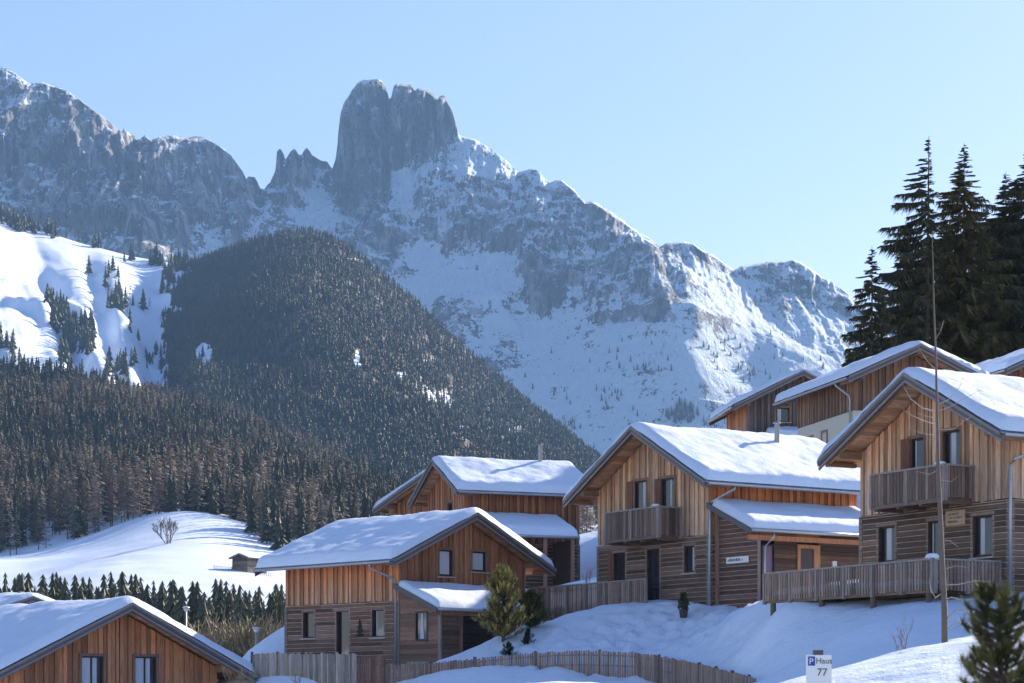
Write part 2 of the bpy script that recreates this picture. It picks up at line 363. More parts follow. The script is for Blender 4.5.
b3 = interp(u3, [(-160, 250), (190, 264), (300, 265), (400, 272), (460, 262), (520, 300), (600, 322), (690, 312), (740, 338), (800, 355), (1000, 420), (1160, 470)])
b3 = np.maximum(b3, t3 + 12)
def smooth(a_, k=45):
    p_ = np.pad(a_, k, mode='edge'); w_ = np.hanning(2 * k + 1); return np.convolve(p_, w_ / w_.sum(), 'valid')
Dc = smooth(Dc, 60); b3 = smooth(b3, 30); ft3 = smooth(interp(u3, [(-160, 3900), (460, 3960), (600, 3900), (760, 3880), (1160, 3950)]), 90)
dcl = interp(u3, [(-160, 170), (250, 170), (290, 90), (335, 70), (460, 60), (500, 60), (1160, 60)])
lv3 = [(ft3, u3 * 0 + 485.), (ft3 + .42 * (Dc - 420 - ft3), .55 * 485 + .45 * b3), (Dc - 420, b3), (Dc - dcl, t3), (Dc, c3), (Dc + 60, c3 + 6), (Dc + 500, c3 + 130)]
def d3(U, D, Z, T, Xw):
    w = np.clip(T, 0, 1) * np.clip((4.0 - T) / .12, 0, 1)      # no displacement at the crest
    w2 = np.clip(T * 1.5, 0, 1)
    px = 512 + F * Xw / D; py = HZ - F * Z / D
    rk = rockmap(px, py)
    cl = np.clip(T - 1.6, 0, 1) * np.clip((4.5 - T), 0, 1)
    flute = fbm(Xw / 75 + .3 * fbm(Xw / 200, Z / 200, 2), Z / 330, 5, .55, True)
    blocks = fbm(Xw / 160 + 7, Z / 190 + 3, 4, .55, True)
    dy = cl * (rk * (-85 * flute - 95 * blocks - 22 * fbm(Xw / 22, Z / 90, 4, .6, True)) - 10 * flute)
    for gx_, gd, gw in ((388.5, 75, 3.2), (416, 30, 2), (437, 34, 2.2), (352, 22, 3), (371, 20, 2.5), (400, 18, 1.6), (428, 18, 1.6), (446, 20, 1.6), (286, 30, 1.5), (303, 25, 1.5), (262, 50, 4), (248, 30, 2), (136, 60, 5), (122, 40, 3)):
        dy = dy + gd * np.exp(-((px - gx_ - (py - 120) * -.03) / gw) ** 2) * np.clip((T - 2.5) * 1.4, 0, 1) * np.clip((4.4 - T) * 2, 0, 1)
    rid = fbm(Xw / 330 + 5 + .12 * Z / 100, D / 420 + 2, 6, .55, True)
    dz = w * (3 + 50 * rk) * (rid) + w * 3.5 * fbm(Xw / 60, D / 60, 4)
    # leaning spurs and gullies on the middle face
    g = np.sin((Xw * .8 - D * .45) / 48 + 3 * fbm(Xw / 250, D / 250, 3)); dz = dz + w * (T > 1) * 9 * g * (.3 + rk)
    # ridge shoulder running down to the right
    for pts, amp, wd in (([(245, 664), (290, 704), (330, 745), (370, 800), (405, 850)], 18, 32), ([(330, 640), (380, 700), (430, 780)], 22, 30)):
        cx = np.interp(py, [p[0] for p in pts], [p[1] for p in pts]); s = px - cx
        inside = np.clip((py - pts[0][0]) / 12, 0, 1) * np.clip((pts[-1][0] + 15 - py) / 30, 0, 1) * np.clip((4 - T) * 6, 0, 1)
        dz = dz + amp * inside * np.where(s < 0, np.exp(-(s / (wd * 2.2)) ** 2), np.exp(-(s / (wd * .8)) ** 2))
    D2 = D + dy; px2 = 512 + F * Xw / D2; lim = (HZ - interp(px2, crest) - (4 - np.clip(T, 0, 4)) * 2.0) / F * D2
    dz = np.where(T <= 4.0, np.minimum(Z + dz, lim) - Z, dz)
    return dy, dz
RE = [  # cx, cy, rx, ry, value: where bare rock shows (1) or snow lies (0)
 (60, 160, 130, 90, .95), (120, 200, 120, 60, .95), (210, 190, 60, 60, .9), (25, 92, 35, 9, .42), (60, 100, 25, 6, .45), (45, 175, 14, 8, .45), (100, 245, 30, 10, .35), (215, 247, 14, 16, .12), (35, 235, 25, 22, .55), (200, 235, 10, 12, .4),
 (300, 165, 38, 20, .78), (285, 195, 26, 14, .55), (312, 205, 24, 18, .08), (325, 190, 12, 20, .12), (270, 225, 20, 14, .3),
 (363, 140, 26, 62, 1.05), (400, 118, 58, 34, 1.05), (355, 185, 26, 28, .92), (366, 84, 10, 5, .2), (385, 160, 22, 14, .55),
 (400, 185, 16, 28, .15), (370, 232, 30, 28, .85), (335, 225, 16, 18, .42), (408, 215, 14, 18, .3), (380, 262, 22, 16, .5),
 (475, 160, 35, 20, .18), (500, 190, 60, 18, .32), (460, 205, 45, 26, .55), (500, 222, 62, 26, .60), (440, 195, 12, 22, .4),
 (560, 200, 45, 22, .48), (540, 225, 30, 22, .5), (600, 235, 50, 35, .62), (460, 275, 66, 24, .04), (545, 278, 26, 30, .92), (575, 262, 24, 22, .65),
 (615, 270, 55, 42, .72), (640, 280, 44, 28, .74), (705, 325, 34, 22, -.1), (620, 312, 40, 10, .5), (572, 305, 16, 18, .1), (520, 300, 8, 20, .15), (630, 240, 14, 10, .4),
 (470, 328, 34, 26, .72), (500, 352, 30, 18, .62), (440, 320, 15, 14, .5), (540, 350, 20, 30, .05), (560, 385, 40, 30, .05),
 (700, 258, 34, 10, .42), (685, 270, 20, 20, .3), (720, 300, 22, 34, .10), (705, 300, 18, 30, .2), (790, 275, 50, 14, .46), (800, 295, 50, 18, .38), (770, 320, 40, 20, .12), (700, 380, 120, 50, .06), (600, 410, 60, 40, .10), (780, 350, 60, 40, .12), (640, 370, 70, 34, .10), (745, 330, 40, 26, .02), (680, 330, 30, 16, .30)]
def rockmap(px, py):
    wx = 7 * fbm(px / 16., py / 16., 3); wy = 7 * fbm(px / 16. + 9, py / 16. + 4, 3); px = px + wx; py = py + wy
    num = .22 * .15; den = .15
    for cx, cy, rx, ry, v in RE:
        w = np.exp(-1.4 * (((px - cx) / rx) ** 4 + ((py - cy) / ry) ** 4)) * (60. / (rx + ry)); num = num + w * v; den = den + w
    return .47 + (num / den - .47) * .80
mt, MX, MD, MZ = sheet('mountain', u3, lv3, [50, 80, 110, 90, 6, 8], M['mount'], d3, lambda px, py, T, x, y: rockmap(px, py))

# ------------------------------------------------------------------ conifers
DG = (.045, .050, .030)
def conifer_tpl(layers, sides, seed, droop=.25, spread=.13, jag=.35, cg=DG):
    """jagged drooping skirts around a trunk; height 1"""
    r_ = np.random.default_rng(seed); V = []; Tt = []; C = []
    def add(a, c): V.extend(a); n = len(V); Tt.append((n - 3, n - 2, n - 1)); C.extend(c)
    for k in range(3):
        a = 2 * math.pi * k / 3; a2 = a + 2.1
        add([(.012 * math.cos(a), .012 * math.sin(a), 0), (.012 * math.cos(a2), .012 * math.sin(a2), 0), (0, 0, .9)], [(.06, .045, .035)] * 3)
    for L in range(layers):
        t = (L + .5) / layers; z = .07 + .93 * t; rad = spread * (1 - t) ** .85 + .012; zt = min(1.0, z + 1.9 / layers * .5)
        off = r_.uniform(0, 6.28)
        for k in range(sides):
            a = off + 2 * math.pi * (k + r_.uniform(-.25, .25)) / sides; w = 2 * math.pi / sides * .42
            rr = rad * r_.uniform(1 - jag, 1.12); zz = z - droop * rr * r_.uniform(.5, 1.6) - .3 / layers
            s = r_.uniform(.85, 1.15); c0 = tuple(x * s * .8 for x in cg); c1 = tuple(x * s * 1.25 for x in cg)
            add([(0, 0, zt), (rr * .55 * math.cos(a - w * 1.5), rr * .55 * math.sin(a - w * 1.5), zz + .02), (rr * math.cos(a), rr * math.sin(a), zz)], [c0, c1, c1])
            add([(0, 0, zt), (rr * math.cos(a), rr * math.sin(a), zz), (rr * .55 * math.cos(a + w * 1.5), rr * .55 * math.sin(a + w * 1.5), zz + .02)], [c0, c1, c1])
    return np.array(V), np.array(Tt), np.array(C)
def larch_tpl(n, seed, cg=(.21, .165, .125), wd=.010):
    r_ = np.random.default_rng(seed); V = []; Tt = []; C = []
    for k in range(3):
        a = 2 * math.pi * k / 3; a2 = a + 2.1
        V += [(.011 * math.cos(a), .011 * math.sin(a), 0), (.011 * math.cos(a2), .011 * math.sin(a2), 0), (0, 0, 1)]; Tt.append((len(V) - 3, len(V) - 2, len(V) - 1)); C += [(.10, .08, .065)] * 3
    for i in range(n):
        t = r_.uniform(.18, .98); a = r_.uniform(0, 6.28); l = .13 * (1 - t) ** .6 * r_.uniform(.6, 1.1) + .01; w = r_.uniform(.6, 1.4) * wd
        p0 = np.array((0, 0, t)); p1 = np.array((l * math.cos(a), l * math.sin(a), t - l * .15)); q = np.array((-math.sin(a) * w, math.cos(a) * w, w * .8))
        s = r_.uniform(.7, 1.3); c = tuple(x * s for x in cg)
        V += [tuple(p0 + (0, 0, w * 2)), tuple(p1 - q), tuple(p1 + q)]; Tt.append((len(V) - 3, len(V) - 2, len(V) - 1)); C += [c] * 3
    return np.array(V), np.array(Tt), np.array(C)
def scatter(name, tpls, P, H, Wd, kind, tintj=.10, rs=1):
    """one mesh out of many plants"""
    r_ = np.random.default_rng(rs); Vs = []; Ts = []; Cs = []; base = 0
    for ti, (V, T, C) in enumerate(tpls):
        idx = np.where(kind == ti)[0]
        if not len(idx): continue
        a = r_.uniform(0, 6.28, len(idx)); h = H[idx]; w = Wd[idx] * h; ca, sa = np.cos(a), np.sin(a)
        vx = V[None, :, 0] * w[:, None]; vy = V[None, :, 1] * w[:, None]
        x = vx * ca[:, None] - vy * sa[:, None] + P[idx, 0:1]; y = vx * sa[:, None] + vy * ca[:, None] + P[idx, 1:2]; z = V[None, :, 2] * h[:, None] + P[idx, 2:3]
        Vs.append(np.stack([x, y, z], 2).reshape(-1, 3))
        Ts.append((T[None] + (np.arange(len(idx)) * len(V))[:, None, None]).reshape(-1, 3) + base); base += len(idx) * len(V)
        j = r_.uniform(1 - tintj, 1 + tintj, (len(idx), 1, 1)) * (1 + r_.uniform(-.08, .08, (len(idx), 1, 3)))
        Cs.append((C[None] * j).reshape(-1, 3))
    return np_mesh(name, np.concatenate(Vs), np.concatenate(Ts), [M['needle']], color=np.concatenate(Cs))
def sample(SX, SD, SZ, rows, cols):
    i = np.clip(rows.astype(int), 0, SX.shape[0] - 2); j = np.clip(cols.astype(int), 0, SX.shape[1] - 2); fi = rows - i; fj = cols - j
    def g(A): return (A[i, j] * (1 - fj) + A[i, j + 1] * fj) * (1 - fi) + (A[i + 1, j] * (1 - fj) + A[i + 1, j + 1] * fj) * fi
    return np.stack([g(SX), g(SD), g(SZ)], 1)
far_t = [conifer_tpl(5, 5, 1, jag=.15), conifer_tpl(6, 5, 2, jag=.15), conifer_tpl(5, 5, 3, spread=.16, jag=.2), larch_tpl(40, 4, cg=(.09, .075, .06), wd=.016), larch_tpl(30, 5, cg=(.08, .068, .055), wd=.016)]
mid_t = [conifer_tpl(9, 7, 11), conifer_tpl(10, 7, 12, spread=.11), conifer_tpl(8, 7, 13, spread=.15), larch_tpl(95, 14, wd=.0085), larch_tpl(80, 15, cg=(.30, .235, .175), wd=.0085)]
# wooded hill: one far-off wood, its front rows single trees
n = 13000
cols_ = rng.uniform((-60 + 300) / 4, (640 + 300) / 4, n); rows_ = 70 * rng.uniform(0, 1, n) ** .8 + .4
P = sample(WX, WD, WZ, rows_, cols_)
px = 512 + F * P[:, 0] / P[:, 1]
lar = fbm(P[:, 0] / 90, P[:, 1] / 90, 3)
front = np.exp(-(P[:, 1] - 650) / 160)
kind = np.where(rng.uniform(-.5, .5, n) * .9 + lar * .9 + front * .55 - .28 > 0.05, rng.integers(3, 5, n), rng.integers(0, 3, n))
H = rng.uniform(10, 19, n) * np.where(kind >= 3, 1.0, .92) * (1 + .3 * fbm(P[:, 0] / 50, P[:, 1] / 50, 2)); Wd = rng.uniform(1.05, 1.7, n)
order = np.argsort(P[:, 1] + np.where(px < -10, 400, 0) + np.where(px > 385, 400, 0)); P = P[order]; kind = kind[order]; H = H[order]; Wd = Wd[order]
NI = 141
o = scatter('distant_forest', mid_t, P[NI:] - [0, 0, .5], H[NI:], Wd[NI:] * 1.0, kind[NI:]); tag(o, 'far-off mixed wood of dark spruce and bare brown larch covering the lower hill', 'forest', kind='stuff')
tm = []
for k, (V, T, C) in enumerate(mid_t):
    q = np_mesh('tpl', V, T, [M['needle']], color=C); tm.append(q.data); bpy.data.objects.remove(q)
for i in range(NI):
    big = kind[i] >= 3
    o = bpy.data.objects.new('bare_larch' if big else 'spruce_tree', tm[kind[i]]); col.objects.link(o)
    o.location = tuple(P[i] - [0, 0, .5]); o.rotation_euler = (0, 0, rng.uniform(0, 6.28)); o.scale = (Wd[i] * H[i], Wd[i] * H[i], H[i])
    if big: tag(o, 'bare brown larch in the front rows of the wood above the snowy meadow', 'tree', 'bare larches at the edge of the far wood')
    else: tag(o, 'dark green spruce in the front rows of the wood above the snowy meadow', 'tree', 'spruces at the edge of the far wood')
for i in range(44):
    pxi = 238 + rng.uniform(0, 1) ** .8 * 160; D = float(rng.uniform(575, 640)) - (12 if i % 3 == 0 else 0); x = X(pxi, D); zg = float(valley_z(np.array([x]), np.array([D]))[0]) - .4; k = int(rng.choice([0, 1, 2, 3, 4], p=[.3, .25, .2, .15, .1])); h = rng.uniform(11, 18); w = h * rng.uniform(1.1, 1.6)
    o = bpy.data.objects.new('bare_larch' if k >= 3 else 'spruce_tree', tm[k]); col.objects.link(o); o.location = (x, D, zg); o.scale = (w, w, h); o.rotation_euler = (0, 0, rng.uniform(0, 6.28))
    if k >= 3: tag(o, 'bare brown larch in the front rows of the wood above the snowy meadow', 'tree', 'bare larches at the edge of the far wood')
    else: tag(o, 'dark green spruce in the front rows of the wood above the snowy meadow', 'tree', 'spruces at the edge of the far wood')
# conical hill and clumps on the snow slope
n = 26000
cols_ = rng.uniform((120 + 300) / 3, (660 + 300) / 3, n); rows_ = rng.uniform(0, 101, n); P = sample(HX, HD, HZ2, rows_, cols_)
px = 512 + F * P[:, 0] / P[:, 1]; py = HZ - F * P[:, 2] / P[:, 1]
bnd = interp(py, [(200, 195), (262, 195), (300, 170), (385, 150), (480, 120)]) + 26 * fbm(py / 20, px / 20, 3) + rng.exponential(3, n) - 3
keep = px > bnd
for cx, cy, rx, ry, pr in CLR:
    ins = ((px - cx) / rx) ** 2 + ((py - cy) / ry) ** 2 < 1; keep &= ~(ins & (rng.uniform(0, 1, n) < pr))
P = P[keep]; k1 = len(P)
ex = []
ap = np.stack([HX.ravel(), HD.ravel(), HZ2.ravel()], 1); apx = 512 + F * ap[:, 0] / ap[:, 1]; apy = HZ - F * ap[:, 2] / ap[:, 1]; fr = ap[:, 1] <= 2555
for cx, cy, rx, ry, m_ in ((-20, 195, 25, 14, 30), (12, 222, 16, 7, 24), (30, 228, 18, 6, 30), (52, 235, 10, 4, 8), (62, 322, 13, 14, 40), (80, 342, 14, 18, 60), (48, 305, 8, 6, 9), (112, 290, 9, 22, 20), (122, 302, 10, 14, 16), (85, 272, 5, 4, 3), (132, 262, 7, 3, 4), (160, 264, 12, 3, 9), (178, 267, 12, 7, 22), (168, 285, 9, 12, 16), (128, 368, 14, 12, 10), (95, 378, 30, 8, 12), (140, 330, 14, 30, 6), (105, 245, 30, 4, 4), (70, 355, 10, 12, 22), (5, 355, 20, 10, 14)):
    ids = np.where((((apx - cx) / rx) ** 2 + ((apy - cy) / ry) ** 2 < 1) & fr)[0]
    if len(ids): ex.append(ap[rng.choice(ids, min(m_, 400))] + np.concatenate([rng.uniform(-3, 3, (min(m_, 400), 2)), np.zeros((min(m_, 400), 1))], 1))
P = np.concatenate([P] + ex); n = len(P)
kind = np.where(rng.uniform(-.5, .5, n) + .9 * fbm(P[:, 0] / 120, P[:, 1] / 120, 3) > .34, rng.integers(3, 5, n), rng.integers(0, 3, n))
H = rng.uniform(6.5, 12.5, n) * (1 + .35 * fbm(P[:, 0] / 70, P[:, 1] / 70, 2)); H[k1:] = rng.uniform(13, 24, n - k1)
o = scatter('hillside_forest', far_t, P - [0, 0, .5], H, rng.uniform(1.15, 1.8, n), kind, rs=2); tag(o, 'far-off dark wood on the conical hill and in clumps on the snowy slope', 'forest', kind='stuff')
# small trees dotted over the lower snowfields of the mountain
ap = np.stack([MX.ravel(), MD.ravel(), MZ.ravel()], 1); apx = 512 + F * ap[:, 0] / ap[:, 1]; apy = HZ - F * ap[:, 2] / ap[:, 1]; ex = []
for cx, cy, rx, ry, m_ in ((682, 415, 16, 9, 70), (700, 380, 110, 50, 40), (655, 370, 20, 6, 14), (720, 350, 18, 8, 16), (745, 372, 14, 10, 16), (610, 400, 12, 12, 12), (760, 350, 70, 30, 20), (600, 420, 50, 30, 12), (640, 350, 60, 30, 12), (770, 375, 60, 20, 16), (560, 370, 40, 30, 8), (790, 320, 40, 12, 6), (720, 425, 20, 6, 20), (570, 425, 12, 8, 20)):
    ids = np.where((((apx - cx) / rx) ** 2 + ((apy - cy) / ry) ** 2 < 1) & (ap[:, 1] < 4900))[0]; ex.append(ap[rng.choice(ids, m_)])
P = np.concatenate(ex); n = len(P)
o = scatter('mountainside_trees', far_t, P - [0, 0, 1], rng.uniform(7, 22, n) * np.where(np.arange(n) < 70, 1.1, .75), rng.uniform(1.1, 1.8, n), rng.integers(0, 4, n), rs=3); tag(o, 'tiny scattered trees dotted over the mountain snowfield', 'forest', kind='stuff')

row_t = [conifer_tpl(20, 13, 21, droop=.55, spread=.125, jag=.5, cg=(.085, .085, .052)), conifer_tpl(17, 12, 22, droop=.5, spread=.14, jag=.55, cg=(.07, .075, .048))]
rm = []
for k, (V, T, C) in enumerate(row_t):
    q = np_mesh('tpl', V, T, [M['needle']], color=C); rm.append(q.data); bpy.data.objects.remove(q)
# row of young spruces below the meadow
for i in range(105):
    pxi = -8 + i * 2.9 + rng.uniform(-3, 3); D = rng.uniform(255, 330)
    tip = interp(pxi, [(0, 578), (60, 577), (150, 578), (200, 584), (240, 583), (300, 588)]) + rng.uniform(-7, 18)
    k = int(rng.integers(0, 2)); x = X(pxi, D); zg = float(valley_z(np.array([x]), np.array([D]))[0]) - .3; h = Zf(tip, D) - zg
    o = bpy.data.objects.new('spruce_tree', rm[k]); col.objects.link(o); o.location = (x, D, zg); w = h * rng.uniform(1.2, 2.1); o.scale = (w, w, h); o.rotation_euler = (0, 0, rng.uniform(0, 6))
    tag(o, 'slim young spruce in the row below the snowy meadow', 'tree', 'young spruces in a row below the meadow')

# near spruces with drooping branches
def near_spruce(name, loc, h, spread, seed, label, lean=0, dens=1., sparse_low=0, warm=.0, asym=0):
    g_ = np.random.default_rng(seed); root = empty(name, loc); tag(root, label, 'spruce tree', 'tall dark spruces behind the upper chalets')
    t = MB(); t.tube([(0, 0, 0), (.02 * h * lean * .5, 0, h * .5), (0.02 * h * lean, 0, h)], [h * .011, h * .006, .015], 7)
    zs = []; z = h * .05
    while z < h * .99: zs += [z] * int(g_.integers(4, 8)); z += (.19 + .13 * (1 - z / h)) / dens
    z0 = np.array(zs) + g_.uniform(-.12, .12, len(zs)); f = np.clip(z0 / h, 0, 1); a = g_.uniform(0, 2 * math.pi, len(zs))
    L = (spread * 1.0 * (1 - f) ** (.66 if not asym else .60) * np.where(f < .12, .8, 1) * np.minimum(1, (1 - f) * 5 + .25) + .08) * g_.uniform(.5, 1.15, len(zs)) * (1 + .25 * np.sin(3 * a + f * 15))
    if asym: L = L * (1 - asym * .5 * (1 + np.cos(a)))
    for i in range(len(zs)):
        bx = .02 * h * lean * f[i]; c_, s_ = math.cos(a[i]), math.sin(a[i]); dr = .24 if f[i] < .8 else .03
        t.tube([(bx, 0, z0[i]), (bx + c_ * L[i] * .5, s_ * L[i] * .5, z0[i] - L[i] * dr * .45), (bx + c_ * L[i], s_ * L[i], z0[i] - L[i] * dr * .75)], [.03 * (1 - f[i]) + .008, .014, .004], 3, caps=False)
    cnt = np.maximum(14, (L * 62).astype(int)); ix = np.repeat(np.arange(len(zs)), cnt); n = len(ix); s = g_.uniform(.08, 1.03, n) ** .8
    Li, ai, fi = L[ix], a[ix], f[ix]; dr = np.where(fi < .8, .24, .03)
    pz = z0[ix] - Li * dr * (1.05 * s - .30 * s ** 3); p = np.stack([.02 * h * lean * fi + np.cos(ai) * Li * s, np.sin(ai) * Li * s, pz + .01], 1)
    l = (.10 + .20 * Li * np.sin(np.clip(s * 1.1, 0, 1) * 2.6)) * g_.uniform(.5, 1.3, n); dl = g_.choice([-1, 1], n) * g_.uniform(.2, 1.5, n); dro = g_.uniform(.2, 1.5, n)
    d = np.stack([np.cos(ai + dl), np.sin(ai + dl), -dro * np.where(fi > .85, .1, 1)], 1); q = p + d * l[:, None]
    w = .034 + .028 * g_.random(n); u = np.stack([-np.sin(ai + dl), np.cos(ai + dl), .9 * np.ones(n)], 1) * w[:, None]
    V = np.stack([p + u * .6, p - u, q], 1).reshape(-1, 3)
    gg = g_.uniform(.6, 1.4, n); wr = warm * g_.random(n); C = np.stack([.080 * gg + wr * .12, .080 * gg + wr * .08, .045 * gg], 1); C = np.repeat(C, 3, 0)
    t.build('trunk', M['bark'], root)
    o = np_mesh('crown', V, np.arange(len(V)).reshape(-1, 3), [M['needle']], color=C); o.parent = root
    return root
SP = [(872, 246, 126, 2.9, 'shorter dense spruce, leftmost of the tall dark spruces', 0, 1.0, .3, 0),
      (926, 136, 128, 4.8, 'tall thin spruce with open one-sided branches reaching left', .4, .78, .25, .8),
      (964, 143, 131, 4.6, 'tall dense spruce with a brownish crown beside the open-branched spruce', 0, 1.2, .8, 0),
      (1006, 172, 134, 4.4, 'dark spruce right of the brownish spruce', 0, 1.1, .1, 0),
      (1030, 138, 132, 5.0, 'tallest dark spruce at the right edge of the picture', 0, 1.1, .1, 0),
      (909, 232, 136, 3.2, 'spruce filling the gap behind the open-branched spruce', 0, 1.0, .1, 0),
      (944, 215, 140, 4.6, 'shaded spruce between the open-branched and the brownish spruce', 0, 1.0, .1, 0),
      (986, 205, 139, 4.6, 'shaded spruce standing behind the brownish spruce', 0, 1.0, .1, 0),
      (1062, 160, 134, 5.0, 'dark spruce just beyond the right edge, only its left branches in view', 0, 1.0, .1, 0)]
for i, (pxi, pyi, D, sprd, lb, lean, dn, wm, asy) in enumerate(SP):
    zb_ = ground(X(pxi, D), D) - .3; near_spruce('spruce_tree', (X(pxi, D), D, zb_), Zf(pyi, D) - zb_, sprd, 40 + i, lb, lean, dn, 0, wm, asy)

# ------------------------------------------------------------------ chalets
def clerp(a, b_, t): t = max(0, min(1, t)); return tuple(a[i] + (b_[i] - a[i]) * t for i in range(3))
PAL = {  # top (sheltered), mid, low (weathered) upper boards; lower siding
 'tan':   ((.64, .33, .16), (.60, .40, .25), (.42, .32, .25), (.11, .070, .045)),
 'orange': ((.70, .24, .075), (.62, .27, .12), (.46, .30, .20), (.115, .064, .044)),
 'brown': ((.34, .14, .06), (.30, .14, .075), (.21, .125, .09), (.12, .08, .06)),
}
def jit(r_, a, b_, c): k = r_.uniform(a, b_); return tuple(q * k for q in c)
class House:
    def __init__(s, name, label, group, ox, oy, r, W, L, zr, tp, os_, of, zf, zb, pal='tan', cat='chalet', seed=1):
        s.W, s.L, s.tp, s.os, s.of, s.zf, s.zr = W, L, tp, os_, of, zf - zb, zr - zb
        s.pal = PAL[pal]; s.r = random.Random(seed); s.th = .2
        s.root = empty(name, (ox, oy, zb), r); tag(s.root, label, cat, group); s.zb = zb; s.ang = r; s.org = (ox, oy)
        s.holes = {'front': [], 'left': [], 'right': [], 'back': []}
    def roofz(s, x): return s.zr - s.th - abs(x - s.W / 2) * s.tp
    def P(s, face, u, z, o):   # o: outward offset
        if face == 'front': return (u, -o, z)
        if face == 'back': return (s.W - u, s.L + o, z)
        if face == 'left': return (-o, s.L - u, z)
        return (s.W + o, u, z)
    def piece(s, mb, face, u0, u1, za0, za1, zb0, zb1, o0, o1, c, ob=None):
        # bottom z at u0/u1 = za*, top = zb*; o outward inner/outer
        ob = o1 if ob is None else ob
        p = [s.P(face, u0, za0, o1), s.P(face, u1, za1, o1), s.P(face, u1, za1, o0), s.P(face, u0, za0, o0), s.P(face, u0, zb0, ob), s.P(face, u1, zb1, ob), s.P(face, u1, zb1, o0), s.P(face, u0, zb0, o0)]
        mb.hexa(p, c)
    def vboards(s, mb, face, u0, u1, z0, top, bw=.19, cols=None, holes=None, grey=0.):
        cols = cols or s.pal; r_ = s.r; hs_ = s.holes[face] if holes is None else holes
        br = []; u = u0
        while u < u1 - .06: br.append(u); u += bw * r_.uniform(.8, 1.2)
        br.append(u1)
        for h in hs_: br += [h[0], h[1]]
        if s.W / 2 > u0 and face in ('front', 'back'): br.append(s.W / 2)
        br = sorted(set(b_ for b_ in br if u0 <= b_ <= u1)); zt = max(top(b_) for b_ in br)
        k = 0
        for a, b_ in zip(br, br[1:]):
            if b_ - a < .012: continue
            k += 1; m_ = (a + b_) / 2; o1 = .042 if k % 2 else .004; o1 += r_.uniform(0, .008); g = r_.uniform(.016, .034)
            j = r_.uniform(.62, 1.3) * (1 if k % 2 else .78); hue = r_.uniform(-.3, .3); gr = r_.uniform(0, .45) + grey  # set-back boards tinted darker, shade of the recess put into the colour
            segs = [(z0 - r_.uniform(0, .04), None)]
            for h in hs_:
                if h[0] < m_ < h[1] and h[3] > z0:
                    new = []
                    for lo, hi in segs:
                        if hi is None or hi > h[2]:
                            if h[2] > lo: new.append((lo, h[2]))
                            new.append((max(lo, h[3]), hi))
                        else: new.append((lo, hi))
                    segs = new
            for lo, hi in segs:
                ta, tb = (top(a), top(b_)) if hi is None else (hi, hi)
                if ta <= lo + .02 and tb <= lo + .02: continue
                ta = max(ta, lo + .01); tb = max(tb, lo + .01)
                nseg = max(1, int((max(ta, tb) - lo) / .5)); 
                for q in range(nseg):
                    f0, f1 = q / nseg, (q + 1) / nseg
                    za0, za1 = lo + (ta - lo) * f0, lo + (tb - lo) * f0; zb0, zb1 = lo + (ta - lo) * f1, lo + (tb - lo) * f1
                    def cz(z, tt):
                        d = tt - z; w = min(1, d / 1.5) + hue * .5
                        c = clerp(cols[0], cols[1], w) if w < 1 else cols[1]
                        lowf = max(0, 1 - (z - z0) / 1.3) * (.35 + gr)
                        c = clerp(c, cols[2], lowf + gr * .5); return tuple(x * j for x in c)
                    cb, ct = cz((za0 + za1) / 2, (ta + tb) / 2), cz((zb0 + zb1) / 2, (ta + tb) / 2)
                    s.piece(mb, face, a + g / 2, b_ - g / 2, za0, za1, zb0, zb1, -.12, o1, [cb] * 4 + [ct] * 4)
    def hboards(s, mb, face, u0, u1, z0, z1, rh=.17, colr=None, holes=None, top=None, out=0., back=-.12):
        r_ = s.r; c0 = colr or s.pal[3]; hs_ = s.holes[face] if holes is None else holes; z = z0
        while z < z1 - .03:
            zt = min(z + rh, z1); segs = [(u0, u1)]; m_ = (z + zt) / 2
            for h in hs_:
                if h[2] < zt - .04 and h[3] > z + .04:
                    new = []
                    for a, b_ in segs:
                        if h[1] <= a or h[0] >= b_: new.append((a, b_)); continue
                        if h[0] > a: new.append((a, h[0]))
                        if h[1] < b_: new.append((h[1], b_))
                    segs = new
            for a, b_ in segs:
                while a < b_ - .02:
                    e = min(b_, a + r_.uniform(1.6, 3.4)); e = b_ if b_ - e < .5 else e
                    j = r_.uniform(.6, 1.35); w = r_.random()
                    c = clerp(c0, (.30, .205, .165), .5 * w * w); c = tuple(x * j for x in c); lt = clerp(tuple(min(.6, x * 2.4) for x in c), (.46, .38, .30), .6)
                    t0, t1 = (zt, zt) if top is None else (min(zt, top(a)), min(zt, top(e)))
                    if top is not None and max(t0, t1) < z + .02: a = e; continue
                    t0 = max(t0, z + .005); t1 = max(t1, z + .005)
                    s.piece(mb, face, a, e, z, z, t0 - .012, t1 - .012, out + back, out + .06 + r_.uniform(0, .01), c, out + .012)
                    # pale upper arris: the light and snow it catches, put into the colour
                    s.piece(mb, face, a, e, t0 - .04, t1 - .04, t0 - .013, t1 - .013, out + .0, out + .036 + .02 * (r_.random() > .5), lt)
                    a = e
            z = zt
    def core(s, zlow=-1.5):
        mb = MB(); i = .13; W, L = s.W, s.L; e = s.roofz(0)
        e0 = s.zr - s.th - (W / 2 - i) * s.tp - .02; ap = s.zr - s.th - .04
        pr = [(i, zlow), (W - i, zlow), (W - i, e0), (W / 2, ap), (i, e0)]
        vs = [(x, i, z) for x, z in pr] + [(x, L - i, z) for x, z in pr]
        mb.add(vs, [(4, 3, 2, 1, 0), (5, 6, 7, 8, 9)] + [(k, (k + 1) % 5, (k + 1) % 5 + 5, k + 5) for k in range(5)])
        return mb.build('wall_core', M['black'], s.root)
